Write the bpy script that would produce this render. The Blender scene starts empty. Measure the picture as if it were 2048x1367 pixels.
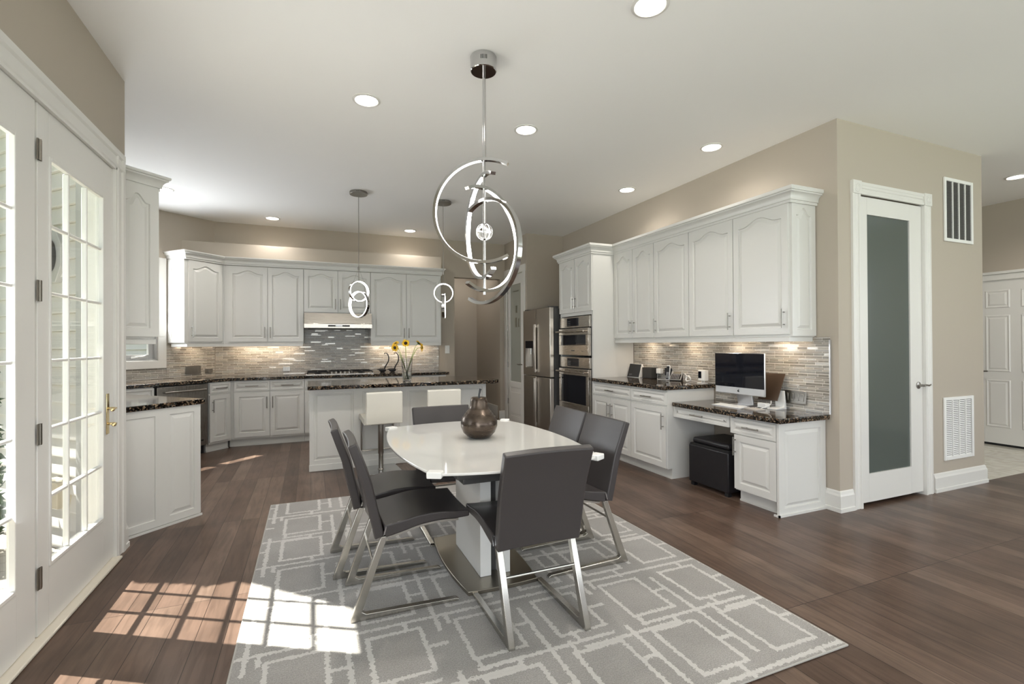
import bpy, bmesh, math, random
from mathutils import Vector, Matrix
PI = math.pi
R = math.radians
SC = bpy.context.scene
COL = SC.collection

# ------------------------------------------------------------------ camera
FPX = 967.3
yaw, pit, rol = R(22.62), R(.28), R(-.32)
Fv = Vector((math.sin(yaw)*math.cos(pit), math.cos(yaw)*math.cos(pit), math.sin(pit)))
R0 = Vector((math.cos(yaw), -math.sin(yaw), 0)); U0 = R0.cross(Fv)
Rv = R0*math.cos(rol)+U0*math.sin(rol); Uv = -R0*math.sin(rol)+U0*math.cos(rol)
cd = bpy.data.cameras.new('camera'); cam = bpy.data.objects.new('camera', cd); COL.objects.link(cam)
cd.sensor_width = 36; cd.lens = FPX/2048*36; cd.clip_start = .05; cd.clip_end = 200
M = Matrix((Rv, Uv, -Fv)).transposed().to_4x4(); M.translation = (0, 0, 1.33); cam.matrix_world = M
SC.camera = cam
SC.view_settings.view_transform = 'Standard'; SC.view_settings.look = 'None'
SC.view_settings.gamma = 1; SC.view_settings.exposure = 0.12; SC.view_settings.use_curve_mapping = False
SC.cycles.max_bounces = 10; SC.cycles.diffuse_bounces = 8; SC.cycles.glossy_bounces = 5
SC.cycles.transmission_bounces = 8; SC.cycles.transparent_max_bounces = 12
SC.cycles.sample_clamp_indirect = 6; SC.cycles.use_denoising = True
SC.cycles.caustics_reflective = False; SC.cycles.caustics_refractive = False
# ------------------------------------------------------------------ world + sun + daylight fill lamps
W = bpy.data.worlds.new('world'); SC.world = W; W.use_nodes = True
wn = W.node_tree.nodes; bg = wn['Background']
tc = wn.new('ShaderNodeTexCoord'); sp = wn.new('ShaderNodeSeparateXYZ'); cr = wn.new('ShaderNodeValToRGB')
W.node_tree.links.new(tc.outputs['Generated'], sp.inputs[0]); W.node_tree.links.new(sp.outputs[2], cr.inputs[0])
cr.color_ramp.elements[0].color = (.80, .86, .95, 1); cr.color_ramp.elements[1].color = (.50, .68, 1, 1)
W.node_tree.links.new(cr.outputs[0], bg.inputs[0]); bg.inputs[1].default_value = .8
def sun_light():
    l = bpy.data.lights.new('sun', 'SUN'); l.energy = 22; l.angle = R(.5); l.color = (1, .95, .88)
    o = bpy.data.objects.new('sun', l); COL.objects.link(o)
    o.rotation_euler = Vector((.613, -.365, -1)).to_track_quat('-Z', 'Y').to_euler(); return o
sun_light()
def area(name, loc, to, sx, sy, energy, color=(1, 1, 1), parent=None, spread=PI):
    l = bpy.data.lights.new(name, 'AREA'); l.shape = 'RECTANGLE'; l.size = sx; l.size_y = sy; l.energy = energy; l.color = color; l.spread = spread
    o = bpy.data.objects.new(name, l); COL.objects.link(o); o.location = loc
    o.rotation_euler = Vector(to).to_track_quat('-Z', 'Y').to_euler()
    if parent: o.parent = parent
    return o
# area lamps added at the window openings, seen and unseen, as daylight fill
DAY = (.90, .95, 1)
area('daylight_fill_south', (3.2, -4.9, 1.6), (0, 1, .9), 7.2, 2.3, 160, DAY)
area('daylight_fill_west', (-1.05, -2.2, 1.5), (1, .15, .6), 3.4, 2.2, 170, DAY)
area('daylight_fill_kitchen_window', (-2.08, 7.12, 1.90), (1, -1, .10), 1.0, .75, 46, DAY)  # extra lamp in the upper window, added to brighten the kitchen and its ceiling
area('daylight_fill_french_door', (-1.36, 2.30, 1.3), (1, .35, .5), .6, 1.8, 12, DAY)  # extra lamp just outside the glass, added to brighten the dining side
area('daylight_fill_east', (8.0, -2.0, 1.6), (-1, .2, .6), 3.6, 2.2, 80, DAY)

# ------------------------------------------------------------------ materials
def mat(name, col, rough=.5, metal=0., spec=.5, emit=None, estr=0., coat=0., trans=0., ior=1.45, bump=None, alpha=1.):
    m = bpy.data.materials.new(name); m.use_nodes = True
    b = m.node_tree.nodes['Principled BSDF']
    b.inputs['Base Color'].default_value = (*col, 1); b.inputs['Roughness'].default_value = rough
    b.inputs['Metallic'].default_value = metal; b.inputs['Specular IOR Level'].default_value = spec
    b.inputs['Coat Weight'].default_value = coat; b.inputs['Coat Roughness'].default_value = .05
    b.inputs['Transmission Weight'].default_value = trans; b.inputs['IOR'].default_value = ior
    b.inputs['Alpha'].default_value = alpha
    if emit: b.inputs['Emission Color'].default_value = (*emit, 1); b.inputs['Emission Strength'].default_value = estr
    if bump:
        sc_, st, di = bump; nt = m.node_tree
        t = nt.nodes.new('ShaderNodeTexCoord'); n = nt.nodes.new('ShaderNodeTexNoise'); bp = nt.nodes.new('ShaderNodeBump')
        n.inputs['Scale'].default_value = sc_; n.inputs['Detail'].default_value = 6; bp.inputs['Strength'].default_value = st; bp.inputs['Distance'].default_value = di
        nt.links.new(t.outputs['Object'], n.inputs['Vector']); nt.links.new(n.outputs['Fac'], bp.inputs['Height']); nt.links.new(bp.outputs['Normal'], b.inputs['Normal'])
    return m
class NT:
    """small node-tree writer"""
    def __init__(s, m): s.t = m.node_tree; s.b = s.t.nodes['Principled BSDF']
    def n(s, typ, **kw):
        x = s.t.nodes.new(typ)
        for k, v in kw.items(): setattr(x, k, v)
        return x
    def l(s, a, b): s.t.links.new(a, b)
    def math(s, op, a, b=None, c=None):
        x = s.t.nodes.new('ShaderNodeMath'); x.operation = op
        for i, q in enumerate((a, b, c)):
            if q is None: continue
            if isinstance(q, (int, float)): x.inputs[i].default_value = q
            else: s.l(q, x.inputs[i])
        return x.outputs[0]
    def ramp(s, fac, stops, interp='LINEAR'):
        r = s.t.nodes.new('ShaderNodeValToRGB'); r.color_ramp.interpolation = interp
        e = r.color_ramp.elements
        while len(e) < len(stops): e.new(.5)
        for i, (p, c) in enumerate(stops): e[i].position = p; e[i].color = (*c, 1) if len(c) == 3 else c
        s.l(fac, r.inputs[0]); return r.outputs[0]
    def mix(s, fac, a, b, typ='MIX'):
        x = s.t.nodes.new('ShaderNodeMix'); x.data_type = 'RGBA'; x.blend_type = typ
        for i, q in ((0, fac), (6, a), (7, b)):
            if isinstance(q, (int, float)): x.inputs[i].default_value = q
            elif isinstance(q, tuple): x.inputs[i].default_value = (*q, 1)
            else: s.l(q, x.inputs[i])
        return x.outputs[2]
MT = {}
MT['wall'] = mat('wall_paint', (.455, .405, .340), .6, spec=.3, bump=(260, .05, .002))
MT['ceil'] = mat('ceiling_paint', (.93, .925, .91), .8, spec=.2)
MT['trim'] = mat('trim_paint', (.72, .71, .68), .35)
MT['cab'] = mat('cabinet_paint', (.665, .66, .635), .3)
MT['cabin'] = mat('cabinet_inside', (.45, .44, .42), .5)
MT['nickel'] = mat('brushed_nickel', (.34, .325, .30), .3, 1)
MT['chrome'] = mat('chrome', (.58, .58, .58), .10, 1)
MT['dchrome'] = mat('hinge_metal', (.22, .20, .17), .35, 1)
MT['brass'] = mat('polished_brass', (.78, .62, .34), .15, 1)
MT['black'] = mat('black_plastic', (.012, .012, .014), .35)
MT['blackgl'] = mat('black_glass', (.006, .007, .012), .04)
MT['gap'] = mat('dark_gap', (.01, .01, .01), .8)
MT['glass'] = mat('clear_glass', (1, 1, 1), .0, trans=1, ior=1.45)
MT['white'] = mat('white_plastic', (.82, .82, .80), .35)
MT['alu'] = mat('aluminium', (.72, .73, .75), .32, .75)
MT['iron'] = mat('cast_iron', (.015, .015, .016), .5)
MT['frost'] = mat('frosted_glass', (.088, .106, .097), .13, spec=.7)
MT['frost2'] = mat('etched_glass', (.34, .35, .31), .25, spec=.6)
MT['tabletop'] = mat('white_glass', (.73, .725, .70), .06, coat=.6)
MT['lacquer'] = mat('white_lacquer', (.78, .78, .76), .25)
MT['dgray'] = mat('dark_grey_metal', (.085, .085, .085), .4, .3)
MT['ivory'] = mat('ivory_leather', (.78, .755, .68), .38, bump=(300, .08, .002))
MT['otto'] = mat('black_leather', (.014, .013, .015), .3, bump=(220, .25, .004))
MT['led'] = mat('led_strip', (1, 1, 1), .5, emit=(1, .97, .93), estr=8)
MT['lamp'] = mat('lamp_lens', (1, 1, 1), .5, emit=(1, .93, .82), estr=14)
MT['petal'] = mat('petal_yellow', (.92, .58, .02), .55)
MT['seed'] = mat('seed_head', (.035, .018, .008), .9)
MT['stem'] = mat('flower_stem', (.30, .38, .12), .5)
MT['leaf'] = mat('dark_leaf', (.035, .075, .025), .6)
MT['deck'] = mat('deck_boards', (.42, .385, .335), .7)
MT['siding'] = mat('vinyl_siding', (.56, .545, .52), .55)
MT['outtrim'] = mat('outside_trim', (.40, .40, .395), .5)
MT['bark'] = mat('bark', (.05, .04, .03), .9)
MT['vent_dark'] = mat('vent_filter', (.10, .095, .085), .8)
def thin_glass(name, refl=1.0, tint=(1, 1, 1)):
    m = bpy.data.materials.new(name); m.use_nodes = True; nt = m.node_tree; nt.nodes.clear()
    o = nt.nodes.new('ShaderNodeOutputMaterial'); t = nt.nodes.new('ShaderNodeBsdfTransparent'); g = nt.nodes.new('ShaderNodeBsdfGlossy'); x = nt.nodes.new('ShaderNodeMixShader'); f = nt.nodes.new('ShaderNodeLayerWeight')
    t.inputs[0].default_value = (*tint, 1); g.inputs['Roughness'].default_value = .0; f.inputs[0].default_value = .5
    k = nt.nodes.new('ShaderNodeMath'); k.operation = 'MULTIPLY'; k.operation = 'POWER'; k.inputs[1].default_value = 5.; nt.links.new(f.outputs['Facing'], k.inputs[0])
    k2 = nt.nodes.new('ShaderNodeMath'); k2.operation = 'MULTIPLY_ADD'; k2.inputs[1].default_value = .9*refl; k2.inputs[2].default_value = .035*refl; nt.links.new(k.outputs[0], k2.inputs[0]); k = k2
    nt.links.new(k.outputs[0], x.inputs[0]); nt.links.new(t.outputs[0], x.inputs[1]); nt.links.new(g.outputs[0], x.inputs[2]); nt.links.new(x.outputs[0], o.inputs[0]); return m
MT['pane'] = thin_glass('window_pane', .8, (.97, .99, .98))
# leather of the dining chairs: dark grey-brown
def leather():
    m = mat('grey_leather', (.050, .044, .044), .34); T = NT(m)
    t = T.n('ShaderNodeTexCoord'); v = T.n('ShaderNodeTexVoronoi'); v.inputs['Scale'].default_value = 420
    b = T.n('ShaderNodeBump'); b.inputs['Strength'].default_value = .12; b.inputs['Distance'].default_value = .002
    T.l(t.outputs['Object'], v.inputs['Vector']); T.l(v.outputs['Distance'], b.inputs['Height']); T.l(b.outputs['Normal'], T.b.inputs['Normal'])
    return m
MT['leather'] = leather()
def brushed(name, c, rough, axis=2):
    m = mat(name, c, rough, 1); T = NT(m)
    t = T.n('ShaderNodeTexCoord'); mp = T.n('ShaderNodeMapping'); s = [60, 60, 60]; s[axis] = 1.2
    mp.inputs['Scale'].default_value = s
    n = T.n('ShaderNodeTexNoise'); n.inputs['Scale'].default_value = 8; n.inputs['Detail'].default_value = 3
    T.l(t.outputs['Object'], mp.inputs['Vector']); T.l(mp.outputs[0], n.inputs['Vector'])
    T.l(T.ramp(n.outputs['Fac'], [(.3, (rough*.95,)*3), (.7, (rough*1.08,)*3)]), T.b.inputs['Roughness'])
    T.l(T.mix(n.outputs['Fac'], tuple(x*.96 for x in c), tuple(min(1, x*1.04) for x in c)), T.b.inputs['Base Color'])
    return m
MT['steel'] = brushed('stainless_steel', (.56, .52, .47), .34, 2)
MT['steelh'] = brushed('stainless_steel_brushed_across', (.52, .48, .43), .26, 0)
MT['dsteel'] = brushed('dark_stainless', (.30, .285, .265), .28, 2)
MT['plate'] = brushed('brushed_base_plate', (.34, .31, .26), .30, 1)
MT['leg'] = brushed('satin_steel_leg', (.52, .50, .46), .24, 2)
def granite():
    m = mat('granite', (.1, .08, .06), .06, spec=.6); T = NT(m)
    t = T.n('ShaderNodeTexCoord')
    v = T.n('ShaderNodeTexVoronoi'); v.inputs['Scale'].default_value = 75
    n = T.n('ShaderNodeTexNoise'); n.inputs['Scale'].default_value = 60; n.inputs['Detail'].default_value = 5
    T.l(t.outputs['Object'], v.inputs['Vector']); T.l(t.outputs['Object'], n.inputs['Vector'])
    sep = T.n('ShaderNodeSeparateColor'); T.l(v.outputs['Color'], sep.inputs[0])
    a = T.ramp(sep.outputs[0], [(0, (.014, .012, .010)), (.3, (.055, .037, .025)), (.52, (.15, .10, .065)), (.74, (.27, .20, .135)), (.9, (.11, .12, .11))], 'CONSTANT')
    d = T.ramp(n.outputs['Fac'], [(.42, (.012, .011, .010)), (.56, (1, 1, 1))])
    T.l(T.mix(1., a, d, 'MULTIPLY'), T.b.inputs['Base Color']); return m
MT['granite'] = granite()
def wood_floor():
    m = mat('hardwood_floor', (.1, .06, .04), .30, spec=.25); T = NT(m)
    t = T.n('ShaderNodeTexCoord'); mp = T.n('ShaderNodeMapping'); mp.inputs['Rotation'].default_value = (0, 0, R(90))
    T.l(t.outputs['Object'], mp.inputs['Vector'])
    br = T.n('ShaderNodeTexBrick'); br.offset = .37; br.offset_frequency = 1; br.squash = 1
    for k, v in (('Scale', 1.), ('Brick Width', 1.25), ('Row Height', .122), ('Mortar Size', .0016), ('Mortar Smooth', .2), ('Bias', 0.)): br.inputs[k].default_value = v
    br.inputs['Color1'].default_value = (0, 0, 0, 1); br.inputs['Color2'].default_value = (1, 1, 1, 1); br.inputs['Mortar'].default_value = (.5, .5, .5, 1)
    T.l(mp.outputs[0], br.inputs['Vector'])
    m2 = T.n('ShaderNodeMapping'); m2.inputs['Scale'].default_value = (14, 1.3, 1); T.l(t.outputs['Object'], m2.inputs['Vector'])
    n = T.n('ShaderNodeTexNoise'); n.inputs['Scale'].default_value = 2.2; n.inputs['Detail'].default_value = 9; n.inputs['Distortion'].default_value = 1.2
    T.l(m2.outputs[0], n.inputs['Vector'])
    n2 = T.n('ShaderNodeTexNoise'); n2.inputs['Scale'].default_value = 3.5; n2.inputs['Detail'].default_value = 3; T.l(t.outputs['Object'], n2.inputs['Vector'])
    base = T.ramp(br.outputs['Color'], [(0, (.080, .051, .038)), (.5, (.108, .070, .053)), (1, (.142, .097, .074))])
    g = T.ramp(n.outputs['Fac'], [(.3, (.72, .70, .68)), (.6, (1.08, 1.07, 1.05))])
    c = T.mix(1., base, g, 'MULTIPLY')
    g2 = T.ramp(n2.outputs['Fac'], [(.32, (.80, .80, .80)), (.6, (1.08, 1.08, 1.08))])
    c = T.mix(1., c, g2, 'MULTIPLY')
    c = T.mix(br.outputs['Fac'], c, (.018, .011, .008))
    T.l(c, T.b.inputs['Base Color'])
    bp = T.n('ShaderNodeBump'); bp.inputs['Strength'].default_value = .25; bp.inputs['Distance'].default_value = .002; bp.invert = True
    h = T.math('ADD', br.outputs['Fac'], T.math('MULTIPLY', n.outputs['Fac'], .22)); T.l(h, bp.inputs['Height']); T.l(bp.outputs[0], T.b.inputs['Normal'])
    return m
MT['wood'] = wood_floor()
def tile_floor():
    m = mat('marble_tile', (.7, .68, .62), .12); T = NT(m); t = T.n('ShaderNodeTexCoord')
    br = T.n('ShaderNodeTexBrick'); br.offset = 0
    for k, v in (('Scale', 1.), ('Brick Width', .45), ('Row Height', .45), ('Mortar Size', .003)): br.inputs[k].default_value = v
    br.inputs['Color1'].default_value = (.70, .68, .61, 1); br.inputs['Color2'].default_value = (.64, .62, .56, 1); br.inputs['Mortar'].default_value = (.5, .48, .43, 1)
    n = T.n('ShaderNodeTexNoise'); n.inputs['Scale'].default_value = 6; n.inputs['Detail'].default_value = 8; n.inputs['Distortion'].default_value = 2
    T.l(t.outputs['Object'], br.inputs['Vector']); T.l(t.outputs['Object'], n.inputs['Vector'])
    T.l(T.mix(1., br.outputs['Color'], T.ramp(n.outputs['Fac'], [(.4, (.86, .85, .82)), (.6, (1, 1, 1))]), 'MULTIPLY'), T.b.inputs['Base Color']); return m
MT['tile'] = tile_floor()
def mosaic():
    """linear mosaic of thin glass, stone and metal strips; object x runs along the wall, z up"""
    m = mat('linear_mosaic', (.4, .37, .33), .25); T = NT(m); t = T.n('ShaderNodeTexCoord')
    s = T.n('ShaderNodeSeparateXYZ'); T.l(t.outputs['Object'], s.inputs[0])
    cb = T.n('ShaderNodeCombineXYZ'); T.l(s.outputs[0], cb.inputs[0])
    zz = T.math('ADD', s.outputs[2], T.math('MULTIPLY', T.math('SINE', T.math('MULTIPLY', s.outputs[2], 2*PI/.074)), .0050)); T.l(zz, cb.inputs[1])
    br = T.n('ShaderNodeTexBrick'); br.offset = .41; br.offset_frequency = 2; br.squash = .62; br.squash_frequency = 3
    for k, v in (('Scale', 1.), ('Brick Width', .145), ('Row Height', .0185), ('Mortar Size', .0014), ('Mortar Smooth', .1), ('Bias', 0.)): br.inputs[k].default_value = v
    br.inputs['Color1'].default_value = (0, 0, 0, 1); br.inputs['Color2'].default_value = (1, 1, 1, 1); br.inputs['Mortar'].default_value = (.5, .5, .5, 1)
    T.l(cb.outputs[0], br.inputs['Vector'])
    c = T.ramp(br.outputs['Color'], [(0, (.25, .23, .20)), (.2, (.34, .315, .28)), (.42, (.30, .29, .265)), (.6, (.42, .39, .34)), (.76, (.36, .355, .335)), (.885, (.60, .58, .54))], 'CONSTANT')
    met = T.ramp(br.outputs['Color'], [(0, (0, 0, 0)), (.885, (1, 1, 1))], 'CONSTANT')
    m2 = T.n('ShaderNodeMapping'); m2.inputs['Scale'].default_value = (30, 30, 260); T.l(t.outputs['Object'], m2.inputs['Vector'])
    n = T.n('ShaderNodeTexNoise'); n.inputs['Scale'].default_value = 1; n.inputs['Detail'].default_value = 3; T.l(m2.outputs[0], n.inputs['Vector'])
    c = T.mix(1., c, T.ramp(n.outputs['Fac'], [(.35, (.82, .82, .82)), (.65, (1.12, 1.12, 1.12))]), 'MULTIPLY')
    c = T.mix(br.outputs['Fac'], c, (.74, .71, .66)); T.l(c, T.b.inputs['Base Color'])
    nm = T.math('MULTIPLY', met, T.math('SUBTRACT', 1., br.outputs['Fac'])); T.l(T.math('MULTIPLY', nm, .35), T.b.inputs['Metallic'])
    T.l(T.math('ADD', .22, T.math('MULTIPLY', br.outputs['Fac'], .5)), T.b.inputs['Roughness'])
    bp = T.n('ShaderNodeBump'); bp.inputs['Strength'].default_value = .4; bp.inputs['Distance'].default_value = .002; bp.invert = True
    T.l(br.outputs['Fac'], bp.inputs['Height']); T.l(bp.outputs[0], T.b.inputs['Normal']); return m
MT['mosaic'] = mosaic()
def rug_mat():
    m = mat('rug_pile', (.5, .48, .45), .95, spec=.1); T = NT(m); t = T.n('ShaderNodeTexCoord')
    nz = T.n('ShaderNodeTexNoise'); nz.inputs['Scale'].default_value = 70; nz.inputs['Detail'].default_value = 3; T.l(t.outputs['Object'], nz.inputs['Vector'])
    s = T.n('ShaderNodeSeparateXYZ'); T.l(t.outputs['Object'], s.inputs[0])
    j = T.math('MULTIPLY', T.math('SUBTRACT', nz.outputs['Fac'], .5), .036)
    nz2 = T.n('ShaderNodeTexNoise'); nz2.inputs['Scale'].default_value = 83; T.l(t.outputs['Object'], nz2.inputs['Vector'])
    j2 = T.math('MULTIPLY', T.math('SUBTRACT', nz2.outputs['Fac'], .5), .036)
    PX, PY = .81, .90
    # object origin: centre of one of the rectangles
    x = T.math('SUBTRACT', T.math('WRAP', T.math('ADD', s.outputs[0], j), PX, 0.), 0.)
    y = T.math('SUBTRACT', T.math('WRAP', T.math('ADD', s.outputs[1], j2), PY, 0.), 0.)
    hw = .0105
    outs = []
    def rect(cx, cy, hx, hy):   # outline of a rectangle, wrapped
        dx = T.math('ABSOLUTE', T.math('SUBTRACT', T.math('WRAP', T.math('SUBTRACT', x, cx-PX/2), PX, 0.), PX/2))
        dy = T.math('ABSOLUTE', T.math('SUBTRACT', T.math('WRAP', T.math('SUBTRACT', y, cy-PY/2), PY, 0.), PY/2))
        d = T.math('MAXIMUM', T.math('SUBTRACT', dx, hx), T.math('SUBTRACT', dy, hy))
        outs.append(T.math('LESS_THAN', T.math('ABSOLUTE', d), hw))
    def bar(cx, cy, hx, hy):    # filled thin bar
        dx = T.math('ABSOLUTE', T.math('SUBTRACT', T.math('WRAP', T.math('SUBTRACT', x, cx-PX/2), PX, 0.), PX/2))
        dy = T.math('ABSOLUTE', T.math('SUBTRACT', T.math('WRAP', T.math('SUBTRACT', y, cy-PY/2), PY, 0.), PY/2))
        d = T.math('MAXIMUM', T.math('SUBTRACT', dx, hx), T.math('SUBTRACT', dy, hy))
        outs.append(T.math('LESS_THAN', d, 0.))
    for (cx, cy) in ((0, 0), (.405, 0), (0, .45), (.405, .45)): rect(cx, cy, .118, .158)
    bar(.2025, .225, .011, .36); bar(.6075, -.05, .011, .30)                    # long runs
    bar(.2025, .225, .33, .011); bar(.6075, .675, .36, .011)
    bar(.2025, .675, .25, .011); bar(.6075, .18, .26, .011)
    bar(.16, 0, .045, .011); bar(.56, .02, .045, .011); bar(.16, .45, .045, .011); bar(.57, .45, .05, .011)
    bar(.05, .19, .011, .04); bar(.35, .26, .011, .04); bar(.46, .64, .011, .04); bar(.06, .70, .011, .05)
    bar(.30, .20, .011, .05); bar(.70, .25, .011, .04); bar(.66, .64, .011, .05)
    a = outs[0]
    for o in outs[1:]: a = T.math('MAXIMUM', a, o)
    n3 = T.n('ShaderNodeTexNoise'); n3.inputs['Scale'].default_value = 3.2; n3.inputs['Detail'].default_value = 4; T.l(t.outputs['Object'], n3.inputs['Vector'])
    n4 = T.n('ShaderNodeTexNoise'); n4.inputs['Scale'].default_value = 190; n4.inputs['Detail'].default_value = 3; T.l(t.outputs['Object'], n4.inputs['Vector'])
    base = T.ramp(n3.outputs['Fac'], [(.3, (.285, .268, .250)), (.7, (.36, .342, .322))])
    base = T.mix(1., base, T.ramp(n4.outputs['Fac'], [(.3, (.72, .72, .72)), (.7, (1.15, 1.15, 1.15))]), 'MULTIPLY')
    T.l(T.mix(a, base, (.55, .53, .505)), T.b.inputs['Base Color'])
    bp = T.n('ShaderNodeBump'); bp.inputs['Strength'].default_value = .9; bp.inputs['Distance'].default_value = .008
    h = T.math('ADD', T.math('MULTIPLY', a, .5), T.math('MULTIPLY', n4.outputs['Fac'], .6)); T.l(h, bp.inputs['Height']); T.l(bp.outputs[0], T.b.inputs['Normal'])
    T.b.inputs['Sheen Weight'].default_value = .3
    return m
MT['rug'] = rug_mat()
def bronze():
    m = mat('hammered_bronze', (.075, .055, .042), .3, .75); T = NT(m); t = T.n('ShaderNodeTexCoord')
    mp = T.n('ShaderNodeMapping'); mp.inputs['Scale'].default_value = (5, 5, 22); n = T.n('ShaderNodeTexNoise'); n.inputs['Scale'].default_value = 1.3; n.inputs['Detail'].default_value = 4
    T.l(t.outputs['Object'], mp.inputs['Vector']); T.l(mp.outputs[0], n.inputs['Vector'])
    T.l(T.ramp(n.outputs['Fac'], [(.3, (.065, .048, .038)), (.7, (.115, .088, .068))]), T.b.inputs['Base Color'])
    T.l(T.ramp(n.outputs['Fac'], [(.3, (.2,)*3), (.7, (.38,)*3)]), T.b.inputs['Roughness']); return m
MT['bronze'] = bronze()

# ------------------------------------------------------------------ mesh helpers
def mk(name, bm, m, parent=None, smooth=False, loc=None, rot=None, bev=0., seg=2, angle=35):
    me = bpy.data.meshes.new(name); bmesh.ops.recalc_face_normals(bm, faces=bm.faces); bm.to_mesh(me); bm.free()
    if m: me.materials.append(m)
    o = bpy.data.objects.new(name, me); COL.objects.link(o)
    if parent: o.parent = parent
    if loc is not None: o.location = loc
    if rot is not None: o.rotation_euler = rot
    if smooth:
        me.shade_smooth(); me.set_sharp_from_angle(angle=R(angle))
    if bev > 0:
        b = o.modifiers.new('bevel', 'BEVEL'); b.width = bev; b.segments = seg; b.limit_method = 'ANGLE'; b.angle_limit = R(40)
        b.harden_normals = False
        if seg > 1 and not smooth: me.shade_smooth(); me.set_sharp_from_angle(angle=R(30))
    return o
def box(bm, x0, x1, y0, y1, z0, z1):
    v = [bm.verts.new(p) for p in ((x0, y0, z0), (x1, y0, z0), (x1, y1, z0), (x0, y1, z0), (x0, y0, z1), (x1, y0, z1), (x1, y1, z1), (x0, y1, z1))]
    for f in ((3, 2, 1, 0), (4, 5, 6, 7), (0, 1, 5, 4), (1, 2, 6, 5), (2, 3, 7, 6), (3, 0, 4, 7)): bm.faces.new([v[i] for i in f])
def BX(*a):
    bm = bmesh.new()
    for q in a: box(bm, *q)
    return bm
def prism(pts, z0, z1, bm=None):
    bm = bm or bmesh.new()
    a = [bm.verts.new((p[0], p[1], z0)) for p in pts]; b = [bm.verts.new((p[0], p[1], z1)) for p in pts]
    n = len(pts); bm.faces.new(a[::-1]); bm.faces.new(b)
    for i in range(n): bm.faces.new((a[i], a[(i+1) % n], b[(i+1) % n], b[i]))
    return bm
def extr(pts, mapf, w0, w1, bm=None):
    """extrude closed 2D profile pts between w0 and w1; mapf(u, v, w) -> xyz"""
    bm = bm or bmesh.new()
    a = [bm.verts.new(mapf(p[0], p[1], w0)) for p in pts]; b = [bm.verts.new(mapf(p[0], p[1], w1)) for p in pts]
    n = len(pts); bm.faces.new(a[::-1]); bm.faces.new(b)
    for i in range(n): bm.faces.new((a[i], a[(i+1) % n], b[(i+1) % n], b[i]))
    return bm
def tube(bm, path, r, n=10, closed=False, radii=None):
    P = [Vector(p) for p in path]; rings = []; m = len(P); prev = None
    for i, p in enumerate(P):
        if closed: t = (P[(i+1) % m]-P[i-1]).normalized()
        else: t = (P[min(i+1, m-1)]-P[max(i-1, 0)]).normalized()
        if prev is None: a = t.cross(Vector((0, 0, 1)) if abs(t.z) < .9 else Vector((1, 0, 0))).normalized()
        else: a = (prev-t*prev.dot(t)).normalized()
        prev = a; b = t.cross(a); rr = radii[i] if radii else r
        rings.append([bm.verts.new(p+(a*math.cos(2*PI*k/n)+b*math.sin(2*PI*k/n))*rr) for k in range(n)])
    for i in range(m if closed else m-1):
        A, B = rings[i], rings[(i+1) % m]
        for k in range(n): bm.faces.new((A[k], A[(k+1) % n], B[(k+1) % n], B[k]))
    if not closed: bm.faces.new(rings[0][::-1]); bm.faces.new(rings[-1])
    return bm
def TU(path, r, n=10, **k): return tube(bmesh.new(), path, r, n, **k)
def lathe(prof, n=40, bm=None, c=(0, 0, 0)):
    bm = bm or bmesh.new(); rings = []
    for r, z in prof:
        if r < 1e-5: rings.append([bm.verts.new((c[0], c[1], c[2]+z))])
        else: rings.append([bm.verts.new((c[0]+r*math.cos(2*PI*k/n), c[1]+r*math.sin(2*PI*k/n), c[2]+z)) for k in range(n)])
    for A, B in zip(rings, rings[1:]):
        for k in range(n):
            k2 = (k+1) % n
            if len(A) == 1 and len(B) == 1: continue
            if len(A) == 1: bm.faces.new((A[0], B[k], B[k2]))
            elif len(B) == 1: bm.faces.new((A[k], A[k2], B[0]))
            else: bm.faces.new((A[k], A[k2], B[k2], B[k]))
    return bm
def sweep(path, prof, bm=None):
    """mitred moulding: path = 2D points, profile = (outward, z); outward is to the right of the path direction"""
    bm = bm or bmesh.new(); P = [Vector(p) for p in path]; rings = []
    for i, p in enumerate(P):
        ns = []
        if i > 0: d = (P[i]-P[i-1]).normalized(); ns.append(Vector((d.y, -d.x)))
        if i < len(P)-1: d = (P[i+1]-P[i]).normalized(); ns.append(Vector((d.y, -d.x)))
        if len(ns) == 2: n = (ns[0]+ns[1]); n = n/(n.length_squared/2)
        else: n = ns[0]
        rings.append([bm.verts.new((p.x+n.x*o, p.y+n.y*o, z)) for o, z in prof])
    m = len(prof)
    for A, B in zip(rings, rings[1:]):
        for k in range(m): bm.faces.new((A[k], A[(k+1) % m], B[(k+1) % m], B[k]))
    bm.faces.new(rings[0]); bm.faces.new(rings[-1][::-1]); return bm
def tag(o, label=None, cat=None, group=None, kind=None):
    if label: o['label'] = label
    if cat: o['category'] = cat
    if group: o['group'] = group
    if kind: o['kind'] = kind
    return o
def thing(name, label, cat, loc=(0, 0, 0), rz=0., group=None):
    o = bpy.data.objects.new(name, None); COL.objects.link(o); o.location = loc; o.rotation_euler = (0, 0, rz); o.empty_display_size = .1
    return tag(o, label, cat, group)
def struct(name, bm, m, label=None, **k):
    o = mk(name, bm, m, **k); o['kind'] = 'structure'
    if label: o['label'] = label
    return o
def copy_tree(o, parent=None):
    c = o.copy(); COL.objects.link(c); c.parent = parent
    for ch in [x for x in bpy.data.objects if x.parent == o and x is not c]: copy_tree(ch, c)
    return c
def dup(o, loc, rz, label, group=None):
    c = copy_tree(o); c.location = loc; c.rotation_euler = (0, 0, rz); c['label'] = label
    if group: c['group'] = group
    return c
CZ = 3.095
S2 = math.sqrt(.5)

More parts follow.
